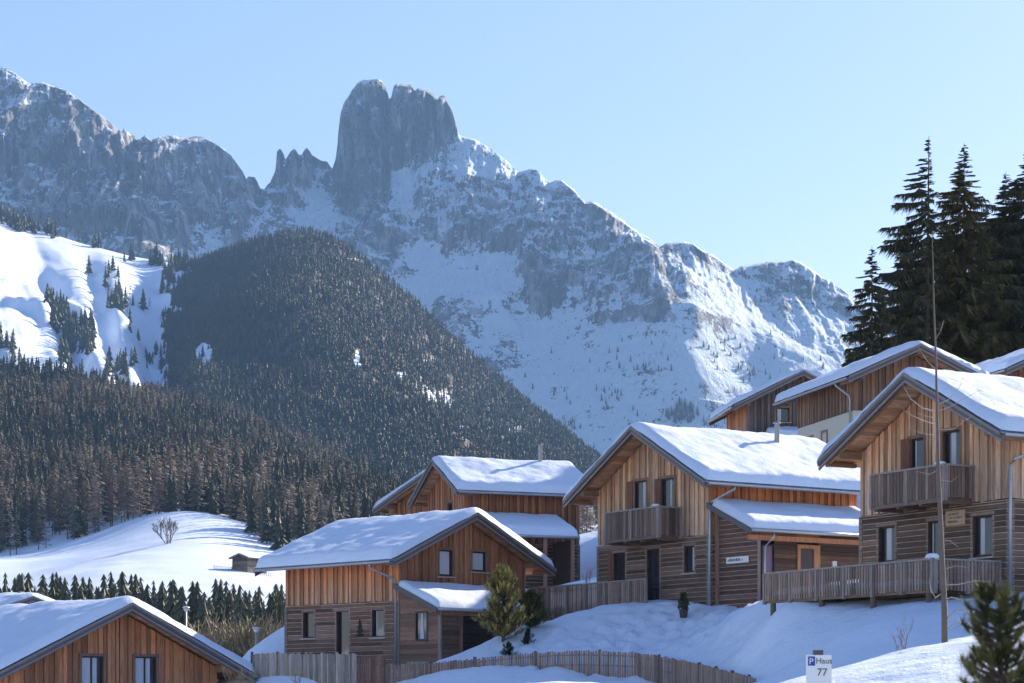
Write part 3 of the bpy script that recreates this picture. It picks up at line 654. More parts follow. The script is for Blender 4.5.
    def walls(s, zlow=-.9, faces=('front', 'left', 'right', 'back'), lower='h', plaster=False, vcols=None, hcol=None, side_cols=None, grey=0.):
        s.core(zlow - .5)
        W, L = s.W, s.L; up = MB(); lo = MB()
        ez = s.roofz(0) - .01
        for f in faces:
            wd = W if f in ('front', 'back') else L
            top = (lambda u: s.roofz(u) - .01) if f in ('front', 'back') else (lambda u: ez)
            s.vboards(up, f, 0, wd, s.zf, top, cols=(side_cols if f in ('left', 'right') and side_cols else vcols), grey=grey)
            if plaster: s.piece(lo, f, 0, wd, zlow, zlow, s.zf - .03, s.zf - .03, -.12, .01, (1, 1, 1))
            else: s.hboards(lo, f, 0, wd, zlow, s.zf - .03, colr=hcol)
        # corner boards of the lower storey
        if not plaster:
            for x in (0, W):
                for y in (0, L):
                    sx_ = -.055 if x == 0 else .055; sy_ = -.055 if y == 0 else .055
                    lo.box(min(x + sx_, x - sx_ * 2), max(x + sx_, x - sx_ * 2), min(y + sy_, y - sy_ * 2), max(y + sy_, y - sy_ * 2), zlow, s.zf - .04, jit(s.r, .9, 1.3, (.19, .16, .14)))
        s.up = up.build('upper_wall', M['vwood'], s.root); s.lo = lo.build('lower_wall', M['plaster'] if plaster else M['hwood'], s.root)
        if lower == 'h' and not plaster: tag(s.lo, 'dark horizontal log siding')
    def roof(s, snow=.36, seed=1, gutter=('left', 'right'), soff=True, snow_l=None):
        W, L, th, tp = s.W, s.L, s.th, s.tp; y0, y1 = -s.of, L + s.of; xe = W / 2 + s.os
        mb = MB()
        for sg in (-1, 1):
            def pt(d, y, dz): return (W / 2 + sg * d, y, s.zr - d * tp + dz)
            mb.hexa([pt(0, y0, -.07), pt(xe, y0, -.07), pt(xe, y1, -.07), pt(0, y1, -.07), pt(0, y0, -.004), pt(xe, y0, -.004), pt(xe, y1, -.004), pt(0, y1, -.004)])
        s.rf = mb.build('roof', M['fascia'], s.root)
        # soffit boards along the ridge direction, rafters
        mb = MB(); r_ = s.r
        for sg in (-1, 1):
            d = .02
            while d < xe - .05:
                e = min(xe - .03, d + r_.uniform(.13, .18)); j = r_.uniform(.65, 1.2); c = tuple(x * j for x in clerp((.66, .34, .16), (.52, .33, .21), r_.random()))
                P_ = lambda q, y, dz: (W / 2 + sg * q, y, s.zr - q * tp + dz)
                mb.hexa([P_(d, y0 + .05, -.115), P_(e, y0 + .05, -.115), P_(e, y1 - .05, -.115), P_(d, y1 - .05, -.115), P_(d, y0 + .05, -.078), P_(e, y0 + .05, -.078), P_(e, y1 - .05, -.078), P_(d, y1 - .05, -.078)], c)
                d = e + .008
        mb.build('soffit', M['hwood'], s.rf)
        # purlins carrying the overhang
        for x, hh in ((W / 2, .26), (.02, .24), (W - .02, .24), (-s.os * .72, .12), (W + s.os * .72, .12)):
            z1_ = s.zr - abs(x - W / 2) * tp - .125 - (.07 * tp if x != W / 2 else .0); c = jit(r_, .8, 1.1, (.26, .16, .095))
            mb = MB(); mb.box(x - .07, x + .07, y0 + .12, .2, z1_ - hh, z1_, c); mb.build('purlin', M['hwood'], s.rf)
        # rafters beside the verge
        mb = MB()
        for y in (y0 + .1,):
            for sg in (-1, 1):
                P_ = lambda q, yy, dz: (W / 2 + sg * q, yy, s.zr - q * tp + dz)
                mb.hexa([P_(.1, y, -.26), P_(xe - .15, y, -.26), P_(xe - .15, y + .09, -.26), P_(.1, y + .09, -.26), P_(.1, y, -.118), P_(xe - .15, y, -.118), P_(xe - .15, y + .09, -.118), P_(.1, y + .09, -.118)], (.30, .17, .09))
        mb.build('rafter', M['hwood'], s.rf)
        for sg in (-1, 1):       # stepped verge boards
            for yy, dirn in ((y0, -1), (y1, 1)):
                mb = MB()
                for o0, o1, b0, b1, mi in ((0, .03, -.27, -.01, 0), (.031, .055, -.255, -.17, 1), (.056, .095, -.145, .035, 0), (.096, .11, -.06, .03, 1)):
                    P_ = lambda q, o_, dz: (W / 2 + sg * q, yy + dirn * o_, s.zr - q * tp + dz)
                    mb.hexa([P_(0, o0, b0), P_(xe + .02, o0, b0), P_(xe + .02, o1, b0), P_(0, o1, b0), P_(0, o0, b1), P_(xe + .02, o0, b1), P_(xe + .02, o1, b1), P_(0, o1, b1)], (1, 1, 1), mi)
                mb.build('verge_board', [M['fascia'], M['trim']], s.rf)
        # snow
        nx, ny = 70, max(30, int((L + 2 * s.of) / .16)); T_ = snow * .80
        xs_ = np.linspace(-s.os - .07, W + s.os + .07, nx); ys_ = np.linspace(y0 - .07, y1 + .07, ny)
        gx_, gy_ = np.meshgrid(xs_, ys_)
        dx_ = np.abs(gx_ - W / 2); plane = s.zr - dx_ * tp + .006
        de = np.minimum(xe + .07 - dx_, np.minimum(gy_ - ys_[0], ys_[-1] - gy_)); q = np.clip(de / .26, 0, 1)
        prof = np.sqrt(np.clip(1 - (1 - q) ** 2, 0, 1))
        sm = s.zr - (np.sqrt(dx_ ** 2 + .35 ** 2) - .18) * tp + .006
        nz = fbm(gx_ / 2.2 + seed * 7.7, gy_ / 2.2 + seed, 4) * .13 + fbm(gx_ / .7 + seed, gy_ / .5, 3) * .04
        sag = .10 * np.exp(-((xe - dx_) / .7) ** 2)    # snow creeping down to the eave is thicker
        wob = .08 * fbm(gx_ / .8, gy_ / .8 + seed * 3, 3)
        top = np.minimum(sm, plane + .2) + (T_ * (1 + .0 * sag) + sag * .6 + nz) * prof
        top = np.maximum(top, plane)
        gy2 = gy_ + np.where(gy_ < y0 + .02, wob, 0) ; gx2 = gx_ + np.where(dx_ > xe, wob * np.sign(gx_ - W / 2), 0)
        V = np.concatenate([np.stack([gx2.ravel(), gy2.ravel(), top.ravel()], 1), np.stack([gx2.ravel(), gy2.ravel(), (plane - .0).ravel()], 1)])
        Ft = grid_faces(ny, nx); Fb = Ft[:, ::-1] + nx * ny
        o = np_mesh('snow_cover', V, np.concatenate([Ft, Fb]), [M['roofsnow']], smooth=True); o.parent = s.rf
        # gutters
        ge = s.zr - xe * tp
        for g_ in gutter:
            x = -s.os - .07 if g_ == 'left' else W + s.os + .07; mb = MB(); vs = []; n_ = 7
            for y in (y0 + .02, y1 - .02):
                for k in range(n_):
                    a = math.pi + math.pi * k / (n_ - 1); vs.append((x + .075 * math.cos(a), y, ge - .03 + .075 * math.sin(a)))
                for k in range(n_):
                    a = 2 * math.pi - math.pi * k / (n_ - 1); vs.append((x + .062 * math.cos(a), y, ge - .03 + .062 * math.sin(a)))
            m2 = 2 * n_; mb.add(vs, [(k, (k + 1) % m2, (k + 1) % m2 + m2, k + m2) for k in range(m2)] + [tuple(range(m2))[::-1], tuple(range(m2, 2 * m2))])
            mb.build('gutter', M['metal'], s.root, smooth=False)
    def downpipe(s, side, y, o=.12, zlow=-.4, ytop=None):
        W = s.W; xg = -s.os - .07 if side == 'left' else W + s.os + .07; xw = -o if side == 'left' else W + o; ge = s.zr - (W / 2 + s.os) * s.tp
        yt = y + .1 if ytop is None else ytop; mb = MB()
        mb.tube([(xg, yt, ge - .05), (xg, yt, ge - .2), (xg + (xw - xg) * .9, y + (yt - y) * .1, ge - .62), (xw, y, ge - .8), (xw, y, zlow)], .048, 8)
        for z in (ge - 1.2, .9): mb.box(xw - .06, xw + .06, y - .06, y + .06, z, z + .03)
        mb.build('downpipe', M['metal'], s.root, smooth=True)
    def window(s, face, u0, u1, z0, z1, shutter=None, curtain='pale', door=False, cpos=(.2, .8), off=0.):
        """call before walls(); cuts the boards"""
        s.holes[face].append((u0 - (.0 if shutter is None else 0), u1, z0, z1))
        w = MB(); t = .05; Pb = lambda a, b_, c, d, o0, o1, cc=(1, 1, 1): s.piece(w, face, a, b_, c, c, d, d, o0, o1, cc)
        A = lambda o_: o_ + off
        Pb(u0, u0 + t, z0, z1, A(-.10), A(-.03)); Pb(u1 - t, u1, z0, z1, A(-.10), A(-.03)); Pb(u0 + t, u1 - t, z0, z0 + t, A(-.10), A(-.03)); Pb(u0 + t, u1 - t, z1 - t, z1, A(-.10), A(-.03))
        if not door and u1 - u0 > .85: m_ = (u0 + u1) / 2; Pb(m_ - .025, m_ + .025, z0 + t, z1 - t, A(-.095), A(-.035))
        wo = w.build('door' if door else 'window', M['frame'], s.root)
        g = MB(); s.piece(g, face, u0 + t, u1 - t, z0 + t, z0 + t, z1 - t, z1 - t, A(-.118), A(-.085), (1, 1, 1)); g.build('pane', M['glass'], wo)
        if curtain:
            g = MB(); a = u0 + t + (u1 - u0 - 2 * t) * cpos[0]; b_ = u0 + t + (u1 - u0 - 2 * t) * cpos[1]; n_ = 5
            for k in range(n_):
                aa = a + (b_ - a) * k / n_; bb = a + (b_ - a) * (k + 1) / n_; s.piece(g, face, aa, bb, z0 + t + .02, z0 + t + .02, z1 - t, z1 - t, A(-.083), A(-.080 + .004 * (k % 2)), (1, 1, 1))
            g.build('curtain', M['purple'] if curtain == 'purple' else M['curtain'], wo)
        # surround boards
        f = MB(); c = jit(s.r, .8, 1.1, ((.22, .13, .09) if z0 > s.zf else (.27, .205, .17)))
        e = .10
        for a, b_, lo_, hi in ((u0 - e, u0, z0 - .02, z1 + e), (u1, u1 + e, z0 - .02, z1 + e), (u0, u1, z1, z1 + e)): s.piece(f, face, a, b_, lo_, lo_, hi, hi, A(-.02), A(.055), c)
        f.build('frame', M['vwood'], wo)
        if not door:
            f = MB(); s.piece(f, face, u0 - e - .02, u1 + e + .02, z0 - .07, z0 - .07, z0 - .021, z0 - .021, A(-.02), A(.10), (.42, .40, .38)); f.build('sill', M['vwood'], wo)
        if shutter:
            a, b_ = shutter; f = MB(); n_ = 3
            for k in range(n_): s.piece(f, face, a + (b_ - a) * k / n_, a + (b_ - a) * (k + 1) / n_ - .008, z0 - .03, z0 - .03, z1 + .03, z1 + .03, A(.032), A(.075), jit(s.r, .7, 1.1, (.20, .09, .06)))
            f.build('shutter', M['vwood'], wo)
    def railing(s, name, path, z0, z1, parent, bw=.11, gap=.02, c0=(.24, .19, .165), posts=True):
        """board railing following a local xy path"""
        b_ = MB(); rl = MB(); r_ = s.r
        for (xa, ya), (xb, yb) in zip(path, path[1:]):
            L_ = math.hypot(xb - xa, yb - ya); dx, dy = (xb - xa) / L_, (yb - ya) / L_; nx_, ny_ = dy, -dx; u = .02
            def bar(mb, u0, u1, o0, o1, za, zb_, c): mb.hexa([(xa + dx * q + nx_ * o_, ya + dy * q + ny_ * o_, z) for z in (za, zb_) for q, o_ in ((u0, o0), (u1, o0), (u1, o1), (u0, o1))], c)
            while u < L_ - .04:
                w = min(bw * r_.uniform(.85, 1.1), L_ - u); j = r_.uniform(.5, 1.5); c = tuple(x * j for x in clerp(c0, (.26, .18, .13), r_.random() * .5))
                bar(b_, u, u + w, .02, .045, z0 + r_.uniform(-.015, .015), z1 - .06, c); u += w + gap
            bar(rl, -.03, L_ + .03, -.03, .075, z1 - .055, z1, (.27, .25, .24)); bar(rl, 0, L_, -.02, .018, z0 + .08, z0 + .15, (.17, .15, .14)); bar(rl, 0, L_, -.02, .018, z1 - .25, z1 - .18, (.17, .15, .14))
            if posts:
                n_ = max(1, round(L_ / 1.35))
                for k in range(n_ + 1): u = L_ * k / n_; bar(rl, u - .045, u + .045, -.02, .085, z0 - .1, z1 - .05, (.25, .225, .21))
        o = rl.build(name, M['vwood'], parent); b_.build('board_panel', M['vwood'], o); return o
    def balcony(s, x0, x1, d, z0, z1, face='front'):
        mb = MB(); c = (.17, .13, .11)
        mb.box(x0, x1, -d, -.05, z0, z0 + .05, c)
        for x in np.linspace(x0 + .1, x1 - .1, 4): mb.box(x - .06, x + .06, -d + .03, -.04, z0 - .2, z0, (.15, .10, .07))
        mb.box(x0, x1, -d, -d + .06, z0 - .14, z0 - .001, c)
        bo = mb.build('balcony', M['hwood'], s.root); snow_blob(bo, x1 - .25, -d + .02, z1, .26, .08, .09); s.railing('railing', [(x0, -.04), (x0, -d), (x1, -d), (x1, -.04)], z0 - .02, z1, bo, bw=.13, posts=True, c0=(.13, .095, .08))
        return bo
    def deck(s, x0, x1, d, z0, z1, posts_low=-1.2, ret=True):
        mb = MB(); y = -d
        while y < -.06: e = min(-.055, y + .14); mb.box(x0, x1, y, e - .01, z0 - .04, z0, jit(s.r, .7, 1.1, (.24, .20, .17))); y = e
        for yy in (-d + .02, -d * .5): mb.box(x0, x1, yy, yy + .12, z0 - .25, z0 - .045, (.20, .14, .10))
        dk = mb.build('deck', M['hwood'], s.root)
        for x in np.linspace(x0 + .3, x1 - .3, 4):
            mb = MB(); mb.tube([(x, -d + .08, posts_low), (x, -d + .08, z0 - .25)], .09, 8, (.12, .09, .07)); mb.build('support_post', M['vwood'], dk)
        s.railing('railing', [(x0, -.3), (x0, -d), (x1, -d)] + ([(x1, -.12)] if ret else []), z0 - .18, z1, dk, bw=.085, gap=.045); return dk
def snow_blob(parent, x, y, z, rx, ry, h, name='snow_cap'):
    mb = MB(); n_ = 10; vs = []
    for k, (rr, hh) in enumerate(((1, 0), (.95, .45), (.7, .85), (.35, 1.0))):
        for j in range(n_): a = 2 * math.pi * j / n_; q = rr * (1 + .12 * math.sin(3 * a + x)); vs.append((x + rx * q * math.cos(a), y + ry * q * math.sin(a), z + h * hh))
    fs = [(k * n_ + j, k * n_ + (j + 1) % n_, (k + 1) * n_ + (j + 1) % n_, (k + 1) * n_ + j) for k in range(3) for j in range(n_)] + [tuple(3 * n_ + j for j in range(n_)), tuple(range(n_))[::-1]]
    mb.add(vs, fs); return mb.build(name, M['roofsnow'], parent, smooth=True)
def snow_sheet(parent, x0, x1, y0, y1, z, h, seed):
    nx, ny = 40, 20; gx_, gy_ = np.meshgrid(np.linspace(x0, x1, nx), np.linspace(y0, y1, ny)); de = np.minimum(np.minimum(gx_ - x0, x1 - gx_), np.minimum(gy_ - y0, y1 - gy_)); q = np.clip(de / .3, 0, 1)
    t_ = z + (h + .5 * h * fbm(gx_ / 1.1 + seed, gy_ / .8, 3)) * np.sqrt(1 - (1 - q) ** 2); V = np.concatenate([np.stack([gx_.ravel(), gy_.ravel(), t_.ravel()], 1), np.stack([gx_.ravel(), gy_.ravel(), np.full(gx_.size, z)], 1)]); Ft = grid_faces(ny, nx)
    o = np_mesh('snow_cover', V, np.concatenate([Ft, Ft[:, ::-1] + nx * ny]), [M['roofsnow']], smooth=True); o.parent = parent; return o
def shed_roof(hs, name, pts_low, pts_high, zl, zh, th=.12, snow=.3, along='y', seed=1, gut=True):
    """lean-to roof: rectangle between a low edge and a high edge given in local xy; returns the roof part"""
    (xa, ya), (xb, yb) = pts_low; (xc, yc), (xd, yd) = pts_high     # low a->b, high c->d (c above a, d above b)
    def Pq(s_, t_, dz): x = (xa + (xb - xa) * t_) * (1 - s_) + (xc + (xd - xc) * t_) * s_; y = (ya + (yb - ya) * t_) * (1 - s_) + (yc + (yd - yc) * t_) * s_; return (x, y, zl + (zh - zl) * s_ + dz)
    mb = MB(); mb.hexa([Pq(0, 0, -th), Pq(0, 1, -th), Pq(1, 1, -th), Pq(1, 0, -th), Pq(0, 0, 0), Pq(0, 1, 0), Pq(1, 1, 0), Pq(1, 0, 0)], (.2, .16, .13))
    o = mb.build(name, M['hwood'], hs.root)
    def strip(mb, p, q, outv, z0, z1):
        mb.hexa([(p[0], p[1], p[2] + z0), (q[0], q[1], q[2] + z0), (q[0] + outv[0], q[1] + outv[1], q[2] + z0), (p[0] + outv[0], p[1] + outv[1], p[2] + z0), (p[0], p[1], p[2] + z1), (q[0], q[1], q[2] + z1), (q[0] + outv[0], q[1] + outv[1], q[2] + z1), (p[0] + outv[0], p[1] + outv[1], p[2] + z1)])
    tv = np.array((xb - xa, yb - ya)); tv = tv / np.linalg.norm(tv); sv = np.array((xa - xc, ya - yc)); sv = sv / np.linalg.norm(sv)
    for t_, sg_ in ((0, -1), (1, 1)):
        mb = MB(); strip(mb, Pq(0, t_, 0), Pq(1, t_, 0), sg_ * tv * .04, -.18, .03); mb.build('verge_board', M['fascia'], o)
    if gut:
        mb = MB(); a = np.array(Pq(0, 0, -.04)); b_ = np.array(Pq(0, 1, -.04)); off = np.array((*(sv * .07), 0)); mb.tube([a + off, b_ + off], .065, 8); mb.build('gutter', M['metal'], o, smooth=True)
    n1, n2 = 26, 60; S_, T_ = np.meshgrid(np.linspace(-.02, .93, n1), np.linspace(.0, 1.0, n2))
    P_ = np.array([[Pq(a, b_, .004) for a, b_ in zip(r1, r2)] for r1, r2 in zip(S_, T_)])
    Ls = math.hypot(xa - xc, ya - yc); Lt = math.hypot(xb - xa, yb - ya)
    de = np.minimum(np.minimum((S_ + .02) * Ls, (.93 - S_) * Ls * 1.0), np.minimum(T_, 1 - T_) * Lt); q = np.clip(de / .24, 0, 1); prof = np.sqrt(1 - (1 - q) ** 2)
    h = (snow + .07 * fbm(P_[..., 0] * .7 + seed * 5, P_[..., 1] * .7, 3)) * prof
    V = np.concatenate([P_.reshape(-1, 3) + np.stack([0 * h.ravel(), 0 * h.ravel(), h.ravel()], 1), P_.reshape(-1, 3)])
    Ft = grid_faces(n2, n1); sn = np_mesh('snow_cover', V, np.concatenate([Ft, Ft[:, ::-1] + n1 * n2]), [M['roofsnow']], smooth=True); sn.parent = o
    return o
def flue(hs, x, y, h=1.1, r=.09, cowl=True):
    z = hs.zr - abs(x - hs.W / 2) * hs.tp; mb = MB(); mb.tube([(x, y, z - .1), (x, y, z + .3 + h)], r, 12)
    if cowl:
        mb.tube([(x, y, z + .3 + h + .04), (x, y, z + .3 + h + .12)], [r * 1.7, r * .6], 12)
        for a in (0, 2.1, 4.2): mb.tube([(x + r * .8 * math.cos(a), y + r * .8 * math.sin(a), z + .2 + h), (x + r * .8 * math.cos(a), y + r * .8 * math.sin(a), z + .35 + h)], .012, 4)
    mb.build('flue_pipe', M['steel'], hs.rf, smooth=False)

GRP = None
# ---- chalet with the long left balcony, right foreground
A = House('timber_chalet', 'largest timber chalet at the right, its balcony behind a thin bare sapling', GRP, 10.89, 67.049, -1.068, 6.79, 8, 9.647, .525, .775, 1.005, 5.75, 3.148, 'tan', seed=3)
A.window('front', 2.42, 3.05, 2.75, 4.72, shutter=(2.0, 2.40), door=True, curtain='pale', cpos=(.1, .22)); A.window('front', 3.92, 4.68, 2.75, 4.78, door=True, curtain='pale', cpos=(.3, .62))
A.window('front', .92, 1.70, 1.08, 2.17, cpos=(.3, .62)); A.window('front', 3.26, 3.92, .12, 2.17, door=True, cpos=(0, .12)); A.window('front', 5.25, 6.08, 1.0, 2.17, cpos=(.22, .45))
A.walls(zlow=-.9); A.roof(.36, 3); A.downpipe('right', -.06, o=.06, zlow=-.3, ytop=.9); flue(A, A.W / 2 + 1.5, 6, .7)
A.balcony(1.95, 5.27, 1.1, 2.72, 3.66); dk = A.deck(-1.6, 6.45, 2.5, .12, .83); snow_sheet(dk, -1.5, 5.2, -2.35, -.5, .125, .2, 2); snow_blob(dk, 6.3, -2.45, .83, .3, .12, .14)
mb = MB(); A.piece(mb, 'front', 4.1, 4.95, 1.98, 1.98, 2.42, 2.42, .06, .09, (.48, .34, .22)); sb = mb.build('name_board', M['hwood'], A.root)
mb = MB()
for row, (za, n_) in enumerate(((2.31, 9), (2.20, 11), (2.09, 8))):
    for k in range(n_): A.piece(mb, 'front', 4.2 + k * .06, 4.2 + k * .06 + random.choice((.015, .03, .04)), za - .03, za - .03, za + random.choice((.015, .03)), za + .02, .091, .095, (1, 1, 1))
mb.build('faint_lettering', M['ink'], sb)
# ---- middle chalet
B = House('timber_chalet', 'middle timber chalet with grey corner balcony and a snow-covered porch on its right', GRP, 3.39, 84.213, -1.001, 7.03, 7.1, 10.246, .538, .995, .912, 6.068, 3.357, 'tan', seed=5)
B.window('front', 2.38, 3.25, 2.8, 4.98, shutter=(1.98, 2.36), door=True, curtain='pale', cpos=(.55, .75)); B.window('front', 4.12, 4.96, 2.8, 4.93, shutter=(3.75, 4.09), door=True, curtain='pale', cpos=(.55, .68))
B.window('front', 1.05, 1.85, 1.1, 2.32, shutter=(.72, 1.02), curtain=None); B.window('front', 3.25, 4.05, .05, 2.34, door=True, curtain=None); B.window('front', 5.58, 6.2, 1.35, 2.32, cpos=(.6, .8))
BR = [(.39, 6.9, -.9, 3.72)]
B.holes['right'] += []
B.walls(zlow=-.9, side_cols=PAL['orange']); B.roof(.36, 5); B.downpipe('right', -.06, o=.08, ytop=.35); flue(B, B.W / 2 + 1.2, 5.1, .75, .10)
B.balcony(1.97, 5.3, 1.0, 2.75, 3.80); dkb = B.deck(-3.0, 4.8, 1.2, .05, 1.14, posts_low=-1.8, ret=False); snow_sheet(dkb, -2.9, 2.6, -1.1, -.1, .055, .25, 3)
# porch annex on the right side of B
rf = shed_roof(B, 'porch_roof', [(9.55, -.1), (9.55, 6.9)], [(7.04, -.1), (7.04, 6.9)], 2.72, 3.80, snow=.34, seed=4)
aw = MB()
def topz(u): return 3.80 - (u - 7.04) * (1.08 / 2.51) - .13
for (z) in np.arange(-.9, 3.6, .17):       # end wall of horizontal boards facing front
    x1 = 9.35 if z + .17 < topz(9.35) else 7.04 + (3.67 - z - .17) / (1.08 / 2.51)
    if x1 < 7.2: continue
    j = random.uniform(.55, 1.5); c = tuple(q * j for q in (.13, .075, .055)); aw.hexa([(7.07, .33, z), (x1, .33, z), (x1, .44, z), (7.07, .44, z), (7.07, .36, z + .158), (x1, .36, z + .158), (x1, .44, z + .158), (7.07, .44, z + .158)], c)
    aw.box(7.07, x1, .335, .43, z + .147, z + .169, (.40, .30, .25))  # pale strip: light and snow caught by the board's top edge, painted in
for z in np.arange(-.9, 2.75, .17):          # recessed wall under the porch
    for y0_, y1_ in ((.5, 1.35), (2.0, 3.05), (4.15, 6.8)):
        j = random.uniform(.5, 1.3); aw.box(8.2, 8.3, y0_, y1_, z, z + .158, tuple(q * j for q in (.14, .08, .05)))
aw.box(8.2, 8.3, .5, 6.8, 2.45, 3.0, (.30, .13, .06)); aw.box(8.17, 8.195, 1.36, 1.99, -.9, 2.44, (.02, .02, .02)); aw.box(8.17, 8.195, 3.06, 4.14, -.9, 2.44, (.03, .03, .03))
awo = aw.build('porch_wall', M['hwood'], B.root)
def onebox(nm, parent, *a, mat='vwood'):
    mb = MB(); mb.box(*a); return mb.build(nm, M[mat], parent)
onebox('porch_beam', B.root, 9.2, 9.38, -.02, 6.85, 2.35, 2.52, (.40, .17, .08))
for y in (.36, 6.7): onebox('porch_post', B.root, 9.22, 9.36, y, y + .14, -.9, 2.35, (.24, .19, .17))
onebox('corner_post', B.root, 7.08, 7.2, .22, .33, -.9, 3.5, (.30, .21, .16))
mb = MB(); mb.box(8.28, 8.36, 1.36, 1.42, .1, 2.3, (1, 1, 1)); mb.box(8.28, 8.36, 1.93, 1.99, .1, 2.3); mb.box(8.28, 8.36, 1.42, 1.93, 2.24, 2.3); w_ = mb.build('window', M['frame'], B.root)
mb = MB(); [mb.box(8.25, 8.27 + .008 * (k % 2), 1.42 + k * .064, 1.42 + (k + 1) * .064, .2, 2.24) for k in range(8)]; tag(mb.build('curtain', M['purple'], w_), 'mauve curtain')
mb = MB(); mb.box(8.3, 8.36, 3.06, 3.2, .1, 2.35, (.5, .25, .12)); mb.box(8.3, 8.36, 3.85, 4.14, .1, 2.35, (.5, .25, .12)); mb.box(8.3, 8.36, 3.2, 3.85, 2.22, 2.35, (.5, .25, .12)); mb.box(8.24, 8.29, 3.2, 3.85, .1, 2.22, (.11, .08, .09)); tag(mb.build('door', M['vwood'], B.root), 'dark door in a light orange wood frame')
mb = MB(); mb.tube([(9.62, .9, 2.6), (9.62, .9, 2.45), (9.42, .62, 2.1), (9.42, .62, -.4)], .045, 8); mb.build('downpipe', M['metal'], B.root, smooth=True)
mb = MB(); mb.box(8.3, 8.36, 4.75, 4.95, 1.55, 1.8); mb.build('wall_lamp', M['lampglass'], B.root)
# name sign on the porch end wall
mb = MB(); mb.box(7.68, 8.94, .27, .30, 1.57, 1.80); sg = mb.build('name_sign', M['white'], B.root)
mb = MB(); x = 7.78
for k in range(11):
    w_ = random.choice((.03, .05, .06)); 
    if k != 9: mb.box(x, x + w_, .262, .268, 1.645, 1.645 + random.choice((.08, .10, .07)))
    x += w_ + .035
mb.build('faint_lettering', M['ink'], sg)

# ---- left chalet
C = House('timber_chalet', 'low timber chalet with bright orange upper boards left of the small pine', GRP, -4.252, 81.143, .79, 6.77, 6.7, 7.217, .462, .988, .699, 3.776, 1.177, 'orange', seed=8)
C.window('front', 2.04, 2.75, 3.60, 4.60, cpos=(.05, .95)); C.window('front', 3.80, 4.58, 3.85, 4.62, cpos=(.05, .95))
# left face u runs from the back: u = L - y
Lc = 6.7
C.window('left', Lc - 5.60, Lc - 4.94, 1.28, 2.30, curtain=None); C.window('left', Lc - 3.58, Lc - 2.85, .15, 2.30, door=True, curtain=None); C.window('left', Lc - 1.50, Lc - .82, 1.22, 2.28, cpos=(.1, .2))
CB = ((.44, .18, .08), (.38, .18, .09), (.27, .165, .11), (.12, .08, .06))
C.walls(zlow=-.8, vcols=CB, side_cols=PAL['orange'], hcol=(.15, .08, .052)); C.roof(.36, 8); C.downpipe('left', .12, o=.08, ytop=.5)
# tree-shaped decoration on the wall
mb = MB()
for k, (w_, z) in enumerate(((.24, 1.28), (.20, 1.44), (.15, 1.60), (.09, 1.74))): mb.add([(-.065, 2.19 - w_, z), (-.065, 2.19 + w_, z), (-.065, 2.19, z + .24), (-.09, 2.19, z + .05)], [(0, 3, 2), (1, 2, 3), (0, 1, 3)], (.03, .03, .02))
mb.build('tree_decoration', M['needle'], C.root)
# lean-to across the front of C
rf = shed_roof(C, 'porch_roof', [(-.35, -2.45), (4.35, -2.45)], [(-.35, -.06), (4.35, -.06)], 2.22, 3.20, snow=.26, seed=7)
aw = MB()
for z in np.arange(-.8, 3.0, .17):
    yb = -2.2 if z + .17 < 2.22 else -2.2 + (z + .17 - 2.15) / .41
    if yb > -.15: continue
    j = random.uniform(.6, 1.4); c = tuple(q * j for q in (.22, .125, .085))
    segs = [(yb, -.06)] if not (1.0 < z + .08 < 2.15) else [(yb, -1.62), (-.92, -.06)]
    for a, b_ in segs:
        if b_ > a: aw.hexa([(-.045, a, z), (.06, a, z), (.06, b_, z), (-.045, b_, z), (-.015, a, z + .158), (.06, a, z + .158), (.06, b_, z + .158), (-.015, b_, z + .158)], c); aw.box(-.03, .05, a, b_, z + .159, z + .169, (.26, .22, .19))  # the thin pale box paints the light along each board's upper edge
for z in np.arange(-.8, 2.1, .17):
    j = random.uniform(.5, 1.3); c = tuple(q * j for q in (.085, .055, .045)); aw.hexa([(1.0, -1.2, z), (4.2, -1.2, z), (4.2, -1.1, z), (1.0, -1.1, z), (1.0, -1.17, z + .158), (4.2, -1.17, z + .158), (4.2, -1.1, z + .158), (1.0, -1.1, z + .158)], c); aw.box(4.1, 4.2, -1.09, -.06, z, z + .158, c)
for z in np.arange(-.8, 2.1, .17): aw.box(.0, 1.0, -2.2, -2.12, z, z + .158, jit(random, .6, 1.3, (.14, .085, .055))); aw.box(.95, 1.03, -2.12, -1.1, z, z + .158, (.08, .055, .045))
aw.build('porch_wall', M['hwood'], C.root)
onebox('porch_post', C.root, -.06, .04, -2.3, -2.19, -.8, 1.97, (.30, .23, .2)); onebox('porch_beam', C.root, .0, 4.25, -2.3, -2.18, 1.98, 2.12, (.34, .15, .08)); onebox('porch_post', C.root, 1.0, 1.12, -2.3, -2.19, -.8, 1.975, (.2, .12, .09)); onebox('porch_post', C.root, 4.15, 4.27, -2.3, -2.19, -.8, 1.975, (.2, .12, .09))
mb = MB(); mb.box(-.05, -.01, -1.62, -1.55, 1.02, 2.14); mb.box(-.05, -.01, -.99, -.92, 1.02, 2.14); mb.box(-.05, -.01, -1.55, -.99, 1.02, 1.09); mb.box(-.05, -.01, -1.55, -.99, 2.07, 2.14); w_ = mb.build('window', M['frame'], C.root)
mb = MB(); mb.box(.0, .03, -1.55, -.99, 1.09, 2.07); mb.build('pane', M['glass'], w_); mb = MB(); mb.hexa([(-.012, -1.38, 1.1), (-.004, -1.38, 1.1), (-.004, -1.16, 1.1), (-.012, -1.16, 1.1), (-.012, -1.30, 2.06), (-.004, -1.30, 2.06), (-.004, -1.24, 2.06), (-.012, -1.24, 2.06)]); mb.build('curtain', M['curtain'], w_)

